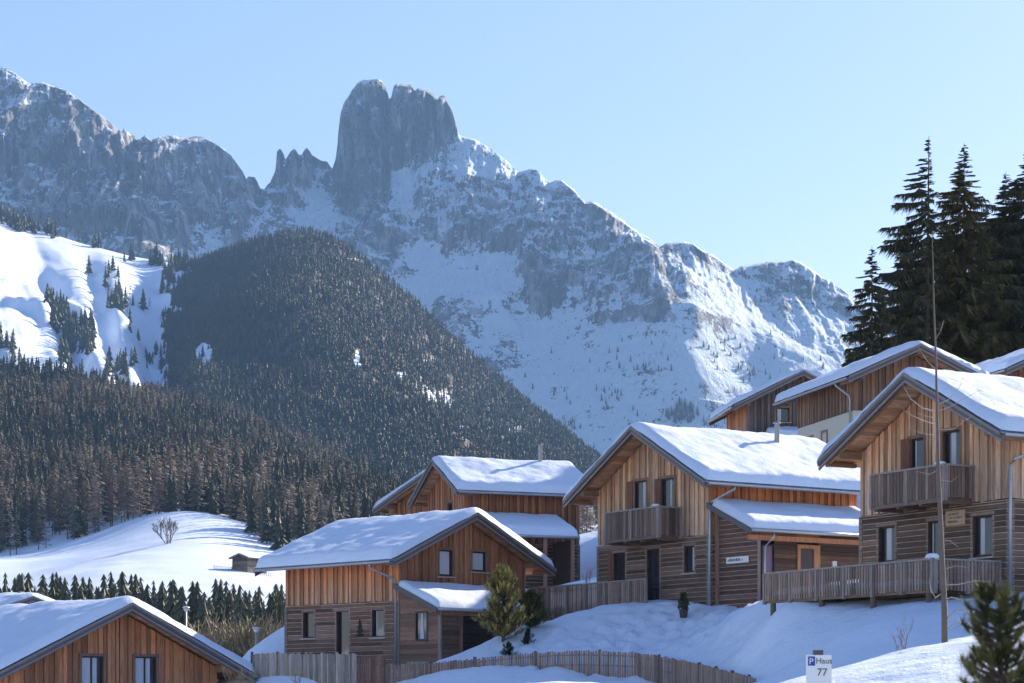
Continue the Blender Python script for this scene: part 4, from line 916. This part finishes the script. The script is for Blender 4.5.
# ---- chalet at the bottom left
E_ = House('timber_chalet', 'timber chalet at the bottom left corner, only its snowy roof and gable top in view', GRP, -16.972, 73.152, .725, 8.22, 7.2, 3.377, .48, 1.127, .883, -.45, -3.05, 'orange', seed=11)
E_.window('front', 2.62, 3.49, 3.2, 4.58, cpos=(.0, .8)); E_.window('front', 4.78, 5.66, 3.2, 4.59, cpos=(.0, .8))
EB = ((.56, .22, .075), (.50, .23, .11), (.34, .19, .12), (.12, .08, .06))
E_.walls(zlow=-.8, vcols=EB); E_.roof(.42, 12)
# ---- chalet behind, with the flue
D_ = House('timber_chalet', 'timber chalet behind the low one, steel flue casting a shadow on its roof snow', GRP, -4.161, 107.099, -1.194, 5.31, 5.85, 11.654, .513, .881, .7, 7.55, 4.95, 'tan', seed=14)
D_.window('front', 2.9, 3.6, 3.2, 4.6, curtain=None)
D_.walls(zlow=-.8, side_cols=PAL['brown'], vcols=CB); D_.roof(.34, 15); flue(D_, D_.W / 2 + .3, 4.8, .75, .10)
rf = shed_roof(D_, 'porch_roof', [(8.0, .3), (8.0, 4.7)], [(5.32, .3), (5.32, 4.7)], 2.75, 3.75, snow=.38, seed=9)
for y in (.6, 3.0, 4.4): onebox('porch_post', D_.root, 7.7, 7.85, y, y + .15, -.8, 2.7, (.25, .16, .12))
onebox('porch_wall', D_.root, 5.4, 7.69, 4.45, 4.57, -.8, 2.6, (.05, .035, .03))
# ---- upper chalets
G = House('timber_chalet', 'upper chalet with brown boards over a cream plastered base', GRP, 15.165, 95.398, .247, 5.347, 6.625, 15.701, .455, .723, 1.145, 12.878, 10.273, 'brown', seed=17)
G.window('left', 6.625 - 3.6, 6.625 - 3.05, 1.35, 2.0, curtain=None); G.window('left', 6.625 - 5.3, 6.625 - 4.75, 1.3, 1.95, curtain=None)
G.walls(zlow=-1.2, plaster=True, vcols=((.30, .165, .085), (.27, .165, .10), (.20, .14, .10), (.1, .08, .06))); G.roof(.36, 18); G.downpipe('left', .2, o=.1, zlow=1.5, ytop=.2)
snow_blob(G.root, 0, 0, 0, .01, .01, .01) if False else None
Fh = House('timber_chalet', 'small upper chalet with a grey and orange gable, left of the cream-based chalet', GRP, 12.579, 115.36, .11, 5.889, 4.9, 17.614, .51, .85, .704, 14.05, 11.45, 'brown', seed=19)
Fh.window('front', 1.6, 2.35, 3.5, 4.25, cpos=(.1, .4)); Fh.window('front', 1.4, 2.2, 1.0, 2.0)
Fh.walls(zlow=-1.2, vcols=((.19, .15, .125), (.17, .145, .13), (.15, .13, .12), (.1, .08, .07)), side_cols=PAL['orange'], grey=.3); Fh.roof(.32, 20)
rf = shed_roof(Fh, 'porch_roof', [(1.0, -1.6), (5.6, -1.6)], [(1.0, -.05), (5.6, -.05)], 2.55, 2.95, snow=.32, seed=11)
for x in (1.2, 5.3): onebox('porch_post', Fh.root, x, x + .13, -1.5, -1.37, -1.2, 2.45, (.2, .13, .1))
Hh = House('timber_chalet', 'upper chalet at the right edge, only the left slope of its snowy roof in view', GRP, 23.0, 99.4, .247, 5.56, 6.9, 16.7, .455, .75, 1.19, 13.7, 11.0, 'brown', seed=23)
Hh.walls(zlow=-1.5, plaster=True); Hh.roof(.36, 24)
lx, D0 = X(374, 125), 125.; rj = -.6; cj, sj = math.cos(rj), math.sin(rj)
J = House('timber_chalet', 'chalet hidden behind the one with the flue, only its left roof slope showing', GRP, lx + cj * .8 - sj * .8, D0 + sj * .8 + cj * .8, rj, 6.6, 7, 13.2, .52, .8, .8, 9.4, 6.8, 'brown', seed=26)
J.walls(zlow=-1.5); J.roof(.34, 27)
K = House('timber_chalet', 'chalet behind the bottom-left one, only a strip of its snowy roof showing', GRP, X(-45, 100), 100, .7, 7, 7, Zf(598, 105) - .1, .35, 1, .9, 1.4, -1.6, 'brown', seed=29)
K.walls(zlow=-3); K.roof(.36, 30)
mb = MB(); mb.tube([(5.5, 4, K.zr - 1), (5.5, 4, K.zr + .5)], .12, 8); mb.build('flue_pipe', M['steel'], K.rf)
# ---- barn in the meadow
def depth_at(px_, py_, lo=330., hi=700.):
    ds = np.linspace(lo, hi, 400); pys = HZ - F * valley_z(X(px_, ds), ds) / ds; return float(ds[np.argmin(np.abs(pys - py_))])
by_ = depth_at(240, 570); bx_ = X(233, by_); bz = float(valley_z(np.array([bx_]), np.array([by_]))[0])
Bn = House('hay_barn', 'small dark hay barn standing alone in the far snowy meadow', None, bx_, by_ - 1, -.55, 4.4, 6.8, bz + 3.5, .36, .7, .5, bz + 1.7, bz, 'brown', cat='barn', seed=31)
Bn.walls(zlow=-1, vcols=((.10, .08, .065), (.10, .08, .07), (.09, .075, .065), (.08, .065, .055)), hcol=(.10, .08, .065)); Bn.roof(.12, 32, gutter=())

# ------------------------------------------------------------------ fences
def gzz(px_, D): return float(ground(X(px_, D), D))
def picket_fence(name, label, pts, h, pw, gap, colr, seed, follow=True, post_every=2.2, jit=.05, round_top=False):
    r_ = random.Random(seed); root = empty(name, pts[0]); tag(root, label, 'fence'); o0 = np.array(pts[0])
    pk = MB(); rl = MB(); posts = []
    P_ = [np.array(p, float) for p in pts]; seg = [np.linalg.norm(b_[:2] - a[:2]) for a, b_ in zip(P_, P_[1:])]; tot = sum(seg)
    def at(u):
        for a, b_, l in zip(P_, P_[1:], seg):
            if u <= l + 1e-6: t = u / l; return a + (b_ - a) * t, (b_ - a)[:2] / l
            u -= l
        return P_[-1], (P_[-1] - P_[-2])[:2] / seg[-1]
    u = 0
    while u < tot:
        p, d = at(u); q = p - o0; w = pw * r_.uniform(.8, 1.15); nrm = np.array((d[1], -d[0])); lean = r_.uniform(-.012, .012); zt = h * (1 + r_.uniform(-jit, jit)); j = r_.uniform(.6, 1.35); c = tuple(x * j for x in colr)
        a0 = q[:2] + nrm * .02; a1 = q[:2] + nrm * .042; b0 = a0 + d * w; b1 = a1 + d * w; L_ = d * lean
        pk.hexa([(*a1, q[2] - .3), (*b1, q[2] - .3), (*b0, q[2] - .3), (*a0, q[2] - .3), (*(a1 + L_), q[2] + zt), (*(b1 + L_), q[2] + zt - r_.uniform(0, .02)), (*(b0 + L_), q[2] + zt), (*(a0 + L_), q[2] + zt)], c); u += w + gap
    n_ = max(2, int(tot / .8))
    for k in range(n_):
        a, _ = at(tot * k / n_); b_, _ = at(tot * (k + 1) / n_); a = a - o0; b_ = b_ - o0
        for zz in (.22 * h, .78 * h): rl.tube([(a[0], a[1], a[2] + zz), (b_[0], b_[1], b_[2] + zz)], .022, 4, tuple(x * .8 for x in colr))
    pk.build('slat_panel', M['vwood'], root); rl.build('rail', M['vwood'], root)
    for k in range(int(tot / post_every) + 1):
        p, d = at(min(tot, k * post_every)); q = p - o0; mb = MB(); mb.tube([(q[0], q[1], q[2] - .4), (q[0], q[1], q[2] + h + .06)], .05, 7, (.09, .075, .065)); mb.build('post', M['vwood'], root)
    return root
def fpts(l): return [(X(px_, D), D, Zf(py_, D)) for px_, py_, D in l]
picket_fence('picket_fence', 'long low grey picket fence curving down the snow bank below the middle chalet', fpts([(386, 682, 76), (415, 681, 75.2), (445, 679.5, 74), (480, 675.5, 72.8), (520, 671.5, 72.4), (576, 668.5, 72), (636, 670.5, 71.5), (672, 676.5, 70.5), (700, 683, 69), (715, 687, 67), (730, 691.5, 65), (745, 696, 63), (757, 699.5, 61.5)]), .60, .06, .022, (.25, .19, .155), 1)
picket_fence('board_fence', 'tall pale board fence in front of the low chalet', fpts([(252, 680, 79), (300, 680, 78.5), (357, 681, 77.5)]), .98, .10, .012, (.36, .31, .27), 2, post_every=1.0)
gt = picket_fence('picket_gate', 'brown picket gate with a clump of snow between the two fences', fpts([(358.5, 683, 77.3), (384, 683, 76.2)]), .92, .085, .03, (.20, .115, .08), 3, jit=.08)
snow_blob(gt, .35, -.2, .45, .16, .12, .32)
D = 78.5; rt = empty('garden_frame', (X(417, D), D, gzz(417, D)), R(20)); tag(rt, 'pale greenish tilted panel leaning by the porch of the low chalet', 'garden frame')
mb = MB(); mb.hexa([(-.38, -.1, 0), (.38, -.1, 0), (.38, .3, 0), (-.38, .3, 0), (-.3, .1, .42), (.42, .1, .42), (.42, .3, .42), (-.3, .3, .42)], (.30, .33, .27)); mb.build('panel', M['vwood'], rt); mb = MB(); mb.box(-.40, -.385, -.12, .32, -.1, .3, (.2, .15, .1)); mb.build('edge_board', M['vwood'], rt)
# far fence beside the barn
pf = [(X(q, by_ - 6), by_ - 6, float(valley_z(np.array([X(q, by_ - 6)]), np.array([by_ - 6.]))[0])) for q in (214, 243, 272)]
br = picket_fence('pasture_fence', 'thin dark rail fence running below the hay barn', pf, 1.0, .1, .35, (.10, .09, .085), 4, post_every=4)

# ------------------------------------------------------------------ bare plants
def bare_shrub(name, label, loc, h, w, seed, mat='twig', n=14, depth=4, cat='shrub', group=None, r0=.03, upright=.6, rmin=0):
    r_ = random.Random(seed); mb = MB()
    def grow(p, d, L, r, k):
        e = p + d * L; mid = p + d * L * .5 + np.array([r_.uniform(-.06, .06) for _ in range(3)]) * L
        mb.tube([p, mid, e], [max(r, rmin), max(r * .8, rmin), max(r * .55, rmin)], 3, caps=False)
        if k == 0: return
        for _ in range(r_.choice((2, 3, 3))):
            nd = d + np.array([r_.uniform(-.55, .55), r_.uniform(-.55, .55), r_.uniform(-.1, .5)]); nd /= np.linalg.norm(nd)
            grow(p + (e - p) * r_.uniform(.45, 1), nd, L * r_.uniform(.5, .8), r * .55, k - 1)
    for i in range(n):
        a = r_.uniform(0, 6.28); t = r_.uniform(0, 1) * w / h; d = np.array((math.cos(a) * t, math.sin(a) * t, upright + .4)); d /= np.linalg.norm(d)
        grow(np.array((math.cos(a) * w * .1, math.sin(a) * w * .1, -.1)), d, h * r_.uniform(.32, .45), r0, depth)
    o = mb.build(name, M[mat], None); o.location = loc; tag(o, label, cat, group); return o
def gz_(px_, D): return float(ground(X(px_, D), D)) if D < 140 else float(valley_z(np.array([X(px_, D)]), np.array([float(D)]))[0])
sh = [bare_shrub('bare_shrub', 'x', (0, 0, -500), 5.5, 2.0, 50 + k, n=26, depth=3, r0=.05, rmin=.022) for k in range(3)]
first = [True] * 3
for i in range(36):
    pxi = 186 + i * 3.0 + rng.uniform(-4, 4); D = rng.uniform(106, 135); tip = interp(pxi, [(186, 606), (210, 596), (235, 590), (255, 592), (275, 600), (295, 608)]) + rng.uniform(-5, 14)
    zg = min(gz_(pxi, D), Zf(640, D)); h = Zf(tip, D) - zg; k = i % 3
    if first[k]: o = sh[k]; first[k] = False
    else: o = sh[k].copy(); col.objects.link(o)
    o.location = (X(pxi, D), D, zg); s_ = h / 5.5 * .85; o.scale = (s_ * 1.1, s_ * 1.1, s_); o.rotation_euler = (0, 0, rng.uniform(0, 6))
    tag(o, 'tall bare brown shrub in the thicket left of the low chalet', 'shrub', 'bare brown shrubs left of the low chalet')
D = depth_at(168, 545, 560, 660); bare_shrub('bare_tree', 'round bare tree standing alone at the top of the snowy meadow', (X(168, D), D, gz_(168, D)), 7.5, 6.5, 61, 'palebark', n=9, depth=4, r0=.12, cat='tree', upright=.35, rmin=.032)
# tall thin sapling
D = 43.; x0 = X(945, D); zb_ = gz_(945, D) - .2; root = empty('bare_sapling', (x0, D, zb_)); tag(root, 'tall thin bare sapling with pale twigs in front of the largest chalet', 'tree')
pth = [(945, 655), (944.5, 610), (942, 560), (940, 510), (938, 460), (937, 410), (936, 360), (934, 310), (933, 270), (932, 232)]
P3 = [(X(a, D) - x0, 0, Zf(b_, D) - zb_) for a, b_ in pth]; P3[0] = (P3[0][0], 0, 0)
mb = MB(); mb.tube(P3, [.068, .062, .055, .046, .036, .028, .021, .015, .010, .005], 8); mb.build('trunk', M['palebark'], root, smooth=True)
tw = MB()
for pts, r1 in (([(944, 622), (955, 610), (966, 613), (980, 614), (990, 616)], .018), ([(944, 600), (952, 597), (965, 600), (985, 598)], .015), ([(944, 592), (935, 598), (930, 590), (928, 578)], .016), ([(942, 632), (958, 622), (975, 624)], .012),
    ([(943, 585), (960, 584), (978, 580), (992, 581)], .012), ([(940, 540), (950, 541), (958, 548)], .01), ([(937, 412), (922, 408), (910, 399), (902, 385)], .017), ([(937, 425), (925, 420), (914, 414), (906, 407)], .013), ([(937, 418), (928, 416), (918, 412)], .01),
    ([(937, 405), (948, 400), (958, 388), (964, 372)], .012), ([(937, 412), (950, 407), (966, 398), (977, 392)], .010), ([(938, 435), (925, 435), (905, 430)], .009), ([(938, 430), (955, 428), (975, 414)], .010), ([(938, 470), (930, 474), (918, 470)], .009), ([(939, 480), (950, 482), (958, 476)], .009),
    ([(936, 370), (928, 360), (920, 345)], .008), ([(935, 340), (942, 330), (947, 318)], .007), ([(941, 560), (930, 556), (921, 560)], .010), ([(942, 570), (955, 566), (968, 568)], .009)):
    yo = random.uniform(-.5, .5); Q_ = [(X(a, D) - x0, yo * k / len(pts), Zf(b_, D) - zb_) for k, (a, b_) in enumerate(pts)]; tw.tube(Q_, [r1 * (1 - .75 * k / (len(Q_) - 1)) for k in range(len(Q_))], 5)
tw.build('twigs', M['paletwig'], root, smooth=True)
D = 47.; bare_shrub('bare_bush', 'small reddish bare bush on the snow left of the sapling', (X(902, D), D, gz_(902, D)), 1.25, .6, 62, 'redtwig', n=3, depth=3, r0=.012)
D = 74.5; bare_shrub('bare_bush', 'small reddish bare bush against the porch wall under the name sign', (X(749, D), D, gz_(749, D)), 1.0, .35, 63, 'redtwig', n=3, depth=3, r0=.012)
D = 93.; bare_shrub('bare_bush', 'small dark bare bush on the snow between the middle and rear chalets', (X(588, D), D, gz_(588, D)), 1.3, .4, 64, 'redtwig', n=3, depth=3, r0=.016)
D = 70.; bare_shrub('bare_bush', 'bare bush in front of the pale board fence', (X(300, D), D, Zf(692, D)), 1.3, .8, 65, 'twig', n=6, depth=3, r0=.012)
D = 68.; bare_shrub('bare_bush', 'bare bush at the gable corner of the bottom-left chalet', (X(240, D), D, Zf(700, D)), 1.7, .9, 66, 'twig', n=7, depth=3, r0=.012)

# ------------------------------------------------------------------ pines
def pine(name, label, loc, h, w, seed, ntuft, nl, nw, nn, cols, cat='pine', lean=0., branchy=1, shape=.8):
    r_ = random.Random(seed); root = empty(name, loc); tag(root, label, cat); br_ = MB(); V = []; T_ = []; C_ = []
    br_.tube([(0, 0, -.2), (lean * .5, 0, h * .5), (lean, 0, h * .93)], [h * .022, h * .014, h * .004], 7)
    for i in range(ntuft):
        f = r_.random() ** .9; z = h * (.10 + .9 * f); a = r_.uniform(0, 6.28); lim = w * min(1, (f + .18) * 2.2) * (1 - f ** 1.6) ** shape * (.78 + .3 * math.sin(a * 2 + f * 9) + .2 * math.sin(f * 23 + a)) + .05 * h; rr = lim * r_.uniform(.45, 1.0)
        d = np.array((math.cos(a), math.sin(a), .25 + .6 * f)); p0 = np.array((lean * f * .9, 0, z - rr * .45)); p = np.array((lean * f + math.cos(a) * rr, math.sin(a) * rr, z))
        if i % branchy == 0: br_.tube([p0, (p0 + p) / 2 - (0, 0, rr * .06), p], [h * .006, h * .004, h * .003], 4, caps=False)
        d = d / np.linalg.norm(d); dd_ = d + np.array((0, 0, .5)); dd_ /= np.linalg.norm(dd_); g = r_.uniform(.55, 1.35); b_ = cols[0] if r_.random() < .55 else cols[1]; c = tuple(x * g for x in b_)
        for k in range(nn):
            q = np.array([r_.gauss(0, 1) for _ in range(3)]); q /= np.linalg.norm(q); v = dd_ * .75 + q * .8; v /= np.linalg.norm(v); L_ = nl * r_.uniform(.7, 1.15); s_ = np.cross(v, (0, 0, 1)); s_ /= np.linalg.norm(s_) + 1e-6
            b0 = p - dd_ * nl * 1.1 * r_.random()
            V += [b0 + s_ * nw, b0 - s_ * nw, b0 + v * L_]; T_.append((len(V) - 3, len(V) - 2, len(V) - 1)); j = r_.uniform(.8, 1.2); C_ += [tuple(x * j for x in c)] * 3
    br_.build('trunk', M['bark'], root); o = np_mesh('needles', np.array(V), np.array(T_), [M['needle']], color=np.array(C_)); o.parent = root; return root
YG = ((.62, .48, .17), (.22, .21, .08))
D = 75.; pine('pine_tree', 'bushy yellow-green young pine beside the low chalet', (X(503, D), D, gz_(503, D)), Zf(566, D) - gz_(503, D), 1.08, 71, 470, .19, .020, 24, YG)
D = 76.5; pine('pine_tree', 'darker smaller pine between the yellow-green pine and the middle deck', (X(531, D), D, gz_(531, D)), Zf(591, D) - gz_(531, D), .85, 72, 380, .18, .019, 22, ((.19, .19, .075), (.08, .09, .045)))
D = 73.5; pine('low_pine', 'low dark pine shoots sticking out of the snow under the small pines', (X(508, D), D, gz_(508, D) - .1), .55, .40, 73, 60, .13, .013, 20, ((.04, .05, .025), (.03, .04, .02)), cat='shrub')
D = 74.5; pine('low_pine', 'low dark pine shoots in the snow right of the yellow-green pine', (X(528, D), D, gz_(528, D) - .1), .6, .35, 75, 60, .13, .013, 20, ((.04, .05, .025), (.03, .04, .02)), cat='shrub')
D = 13.5; pine('pine_tree', 'dark blurred young pine in the bottom right corner, nearest of all the plants', (X(1004, D), D, -1.55), Zf(585, D) + 1.55, .52, 74, 340, .085, .0034, 110, ((.15, .15, .055), (.06, .07, .03)), lean=-.03, shape=.62)
# potted shrub by the middle chalet
D = 77.; root = empty('potted_shrub', (X(683.5, D), D, gz_(683, D) - .02)); tag(root, 'small potted evergreen against the wall of the middle chalet', 'potted plant')
mb = MB(); mb.tube([(0, 0, 0), (0, 0, .3)], [.13, .17], 10); mb.build('pot', M['pot'], root)
r_ = random.Random(5); V = []; C_ = []
for k in range(900):
    a = r_.uniform(0, 6.28); z = r_.random(); rr = .19 * math.sqrt(r_.random()) * (1 - .6 * z); p = np.array((rr * math.cos(a), rr * math.sin(a), .3 + .55 * z)); q = np.array([r_.gauss(0, .05) for _ in range(3)]); V += [p, p + q, p + q * .5 + (0, 0, .06)]; C_ += [(.05, .055, .025)] * 3
o = np_mesh('leaves', np.array(V), np.arange(len(V)).reshape(-1, 3), [M['needle']], color=np.array(C_)); o.parent = root

# ------------------------------------------------------------------ street lamps
for pxi, pyi, D, lb in ((186, 611, 104, 'left of the two white street lamps among the bare shrubs'), (256, 632, 96, 'right one of the two white street lamps, nearer the low chalet')):
    zg = min(gz_(pxi, D), Zf(650, D)); ht = Zf(pyi, D) - zg; root = empty('street_lamp', (X(pxi, D), D, zg)); tag(root, lb, 'street lamp', 'street lamps among the shrubs')
    mb = MB(); mb.tube([(0, 0, -.3), (0, 0, ht)], [.06, .04], 8); mb.build('post', M['metal'], root, smooth=True)
    mb = MB(); mb.tube([(0, 0, ht - .02), (0, 0, ht + .12)], [.06, .14], 14); mb.build('lamp_shade', M['lampglass'], root, smooth=False)
    mb = MB(); mb.tube([(0, 0, ht + .155), (0, 0, ht + .2), (0, 0, ht + .22)], [.19, .16, .04], 14); mb.build('cap', M['white'], root)

# ------------------------------------------------------------------ parking sign
D = 30.; x0 = X(818, D); zs = Zf(655, D); rt = empty('parking_sign', (x0, D, gz_(818, D) - .1), R(4)); tag(rt, 'white parking sign with blue P reading Haus 77 on a short post', 'sign'); zo = zs - (gz_(818, D) - .1)
mb = MB(); mb.box(-.17, .19, -.012, .0, zo - .62, zo); pl_ = mb.build('sign_board', M['white'], rt)
mb = MB(); mb.box(-.055, .075, .002, .09, -.3, zo + .07, (.10, .085, .075)); mb.build('post', M['vwood'], rt)
mb = MB(); mb.box(-.145, -.045, -.017, -.0125, zo - .15, zo - .02); mb.build('blue_panel', M['blue'], pl_)
def text(body, size, x, z, y, mat, parent, name):
    cu = bpy.data.curves.new(name, 'FONT'); cu.body = body; cu.size = size; cu.extrude = .0015; to = bpy.data.objects.new(name, cu); col.objects.link(to)
    bpy.context.view_layer.update(); dg = bpy.context.evaluated_depsgraph_get(); me = bpy.data.meshes.new_from_object(to.evaluated_get(dg)); bpy.data.objects.remove(to)
    me.materials.clear(); me.materials.append(mat); o = bpy.data.objects.new(name, me); col.objects.link(o); o.parent = parent; o.location = (x, y, z); o.rotation_euler = (R(90), 0, 0); return o
text('P', .125, -.132, zo - .13, -.0205, M['white'], pl_, 'letter'); text('Haus', .115, -.035, zo - .12, -.0165, M['ink'], pl_, 'lettering'); text('77', .15, -.02, zo - .29, -.0165, M['ink'], pl_, 'number')

# ------------------------------------------------------------------ haze, sky, sun, camera
mb = MB(); mb.box(-3200, 3200, -60, 5700, -120, 1560); hz = mb.build('haze', M['snow'], None); hz.data.materials.clear()
m = bpy.data.materials.new('thin_air'); m.use_nodes = True; nt = m.node_tree; nt.nodes.clear(); out = nt.nodes.new('ShaderNodeOutputMaterial'); pv = nt.nodes.new('ShaderNodeVolumePrincipled')
pv.inputs['Density'].default_value = HAZE = 7.0e-5; pv.inputs['Color'].default_value = (.30, .56, 1, 1); pv.inputs['Anisotropy'].default_value = .0
nt.links.new(pv.outputs[0], out.inputs['Volume']); hz.data.materials.append(m); tag(hz, 'thin blue air haze filling the valley', 'haze', kind='stuff'); hz.display_type = 'WIRE'

SEL, SAZ = 25., 40.       # sun elevation, azimuth right of the view
w = bpy.data.worlds.new('World'); sc.world = w; w.use_nodes = True; nt = w.node_tree; bg = nt.nodes['Background']
sky = nt.nodes.new('ShaderNodeTexSky'); sky.sky_type = 'NISHITA'; sky.sun_disc = False; sky.sun_elevation = R(SEL); sky.sun_rotation = R(SAZ); sky.altitude = 1000; sky.air_density = 1.25; sky.dust_density = .8; sky.ozone_density = 3.0
nt.links.new(mixc(nt, 1.0, sky.outputs[0], (1.0, .915, 1.02), 'MULTIPLY'), bg.inputs[0]); bg.inputs[1].default_value = .075
sl = bpy.data.lights.new('sun', 'SUN'); sl.energy = 5.0; sl.angle = R(.5); sl.color = (1, .87, .70); so = bpy.data.objects.new('sun', sl); col.objects.link(so)
so.rotation_euler = (R(90 - SEL), 0, R(-SAZ) + 0)
import mathutils
sd = mathutils.Vector((math.sin(R(SAZ)) * math.cos(R(SEL)), math.cos(R(SAZ)) * math.cos(R(SEL)), math.sin(R(SEL))))
so.rotation_euler = sd.to_track_quat('Z', 'Y').to_euler()
cam = bpy.data.cameras.new('camera'); co = bpy.data.objects.new('camera', cam); col.objects.link(co); sc.camera = co
co.location = (0, 0, 0); co.rotation_euler = (R(90), 0, 0); cam.sensor_width = 36; cam.lens = 36 * F / 1024; cam.shift_y = (HZ - 341.5) / 1024
cam.clip_start = .5; cam.clip_end = 20000
cam.dof.use_dof = True; cam.dof.focus_distance = 75; cam.dof.aperture_fstop = 4.0
sc.view_settings.view_transform = 'Standard'; sc.view_settings.look = 'None'; sc.view_settings.gamma = 1; sc.view_settings.exposure = 1.38
cy = sc.cycles; cy.use_denoising = True; cy.volume_bounces = 0; cy.max_bounces = 6; cy.diffuse_bounces = 3; cy.glossy_bounces = 2; cy.transparent_max_bounces = 8
cy.use_adaptive_sampling = True; cy.adaptive_threshold = .02
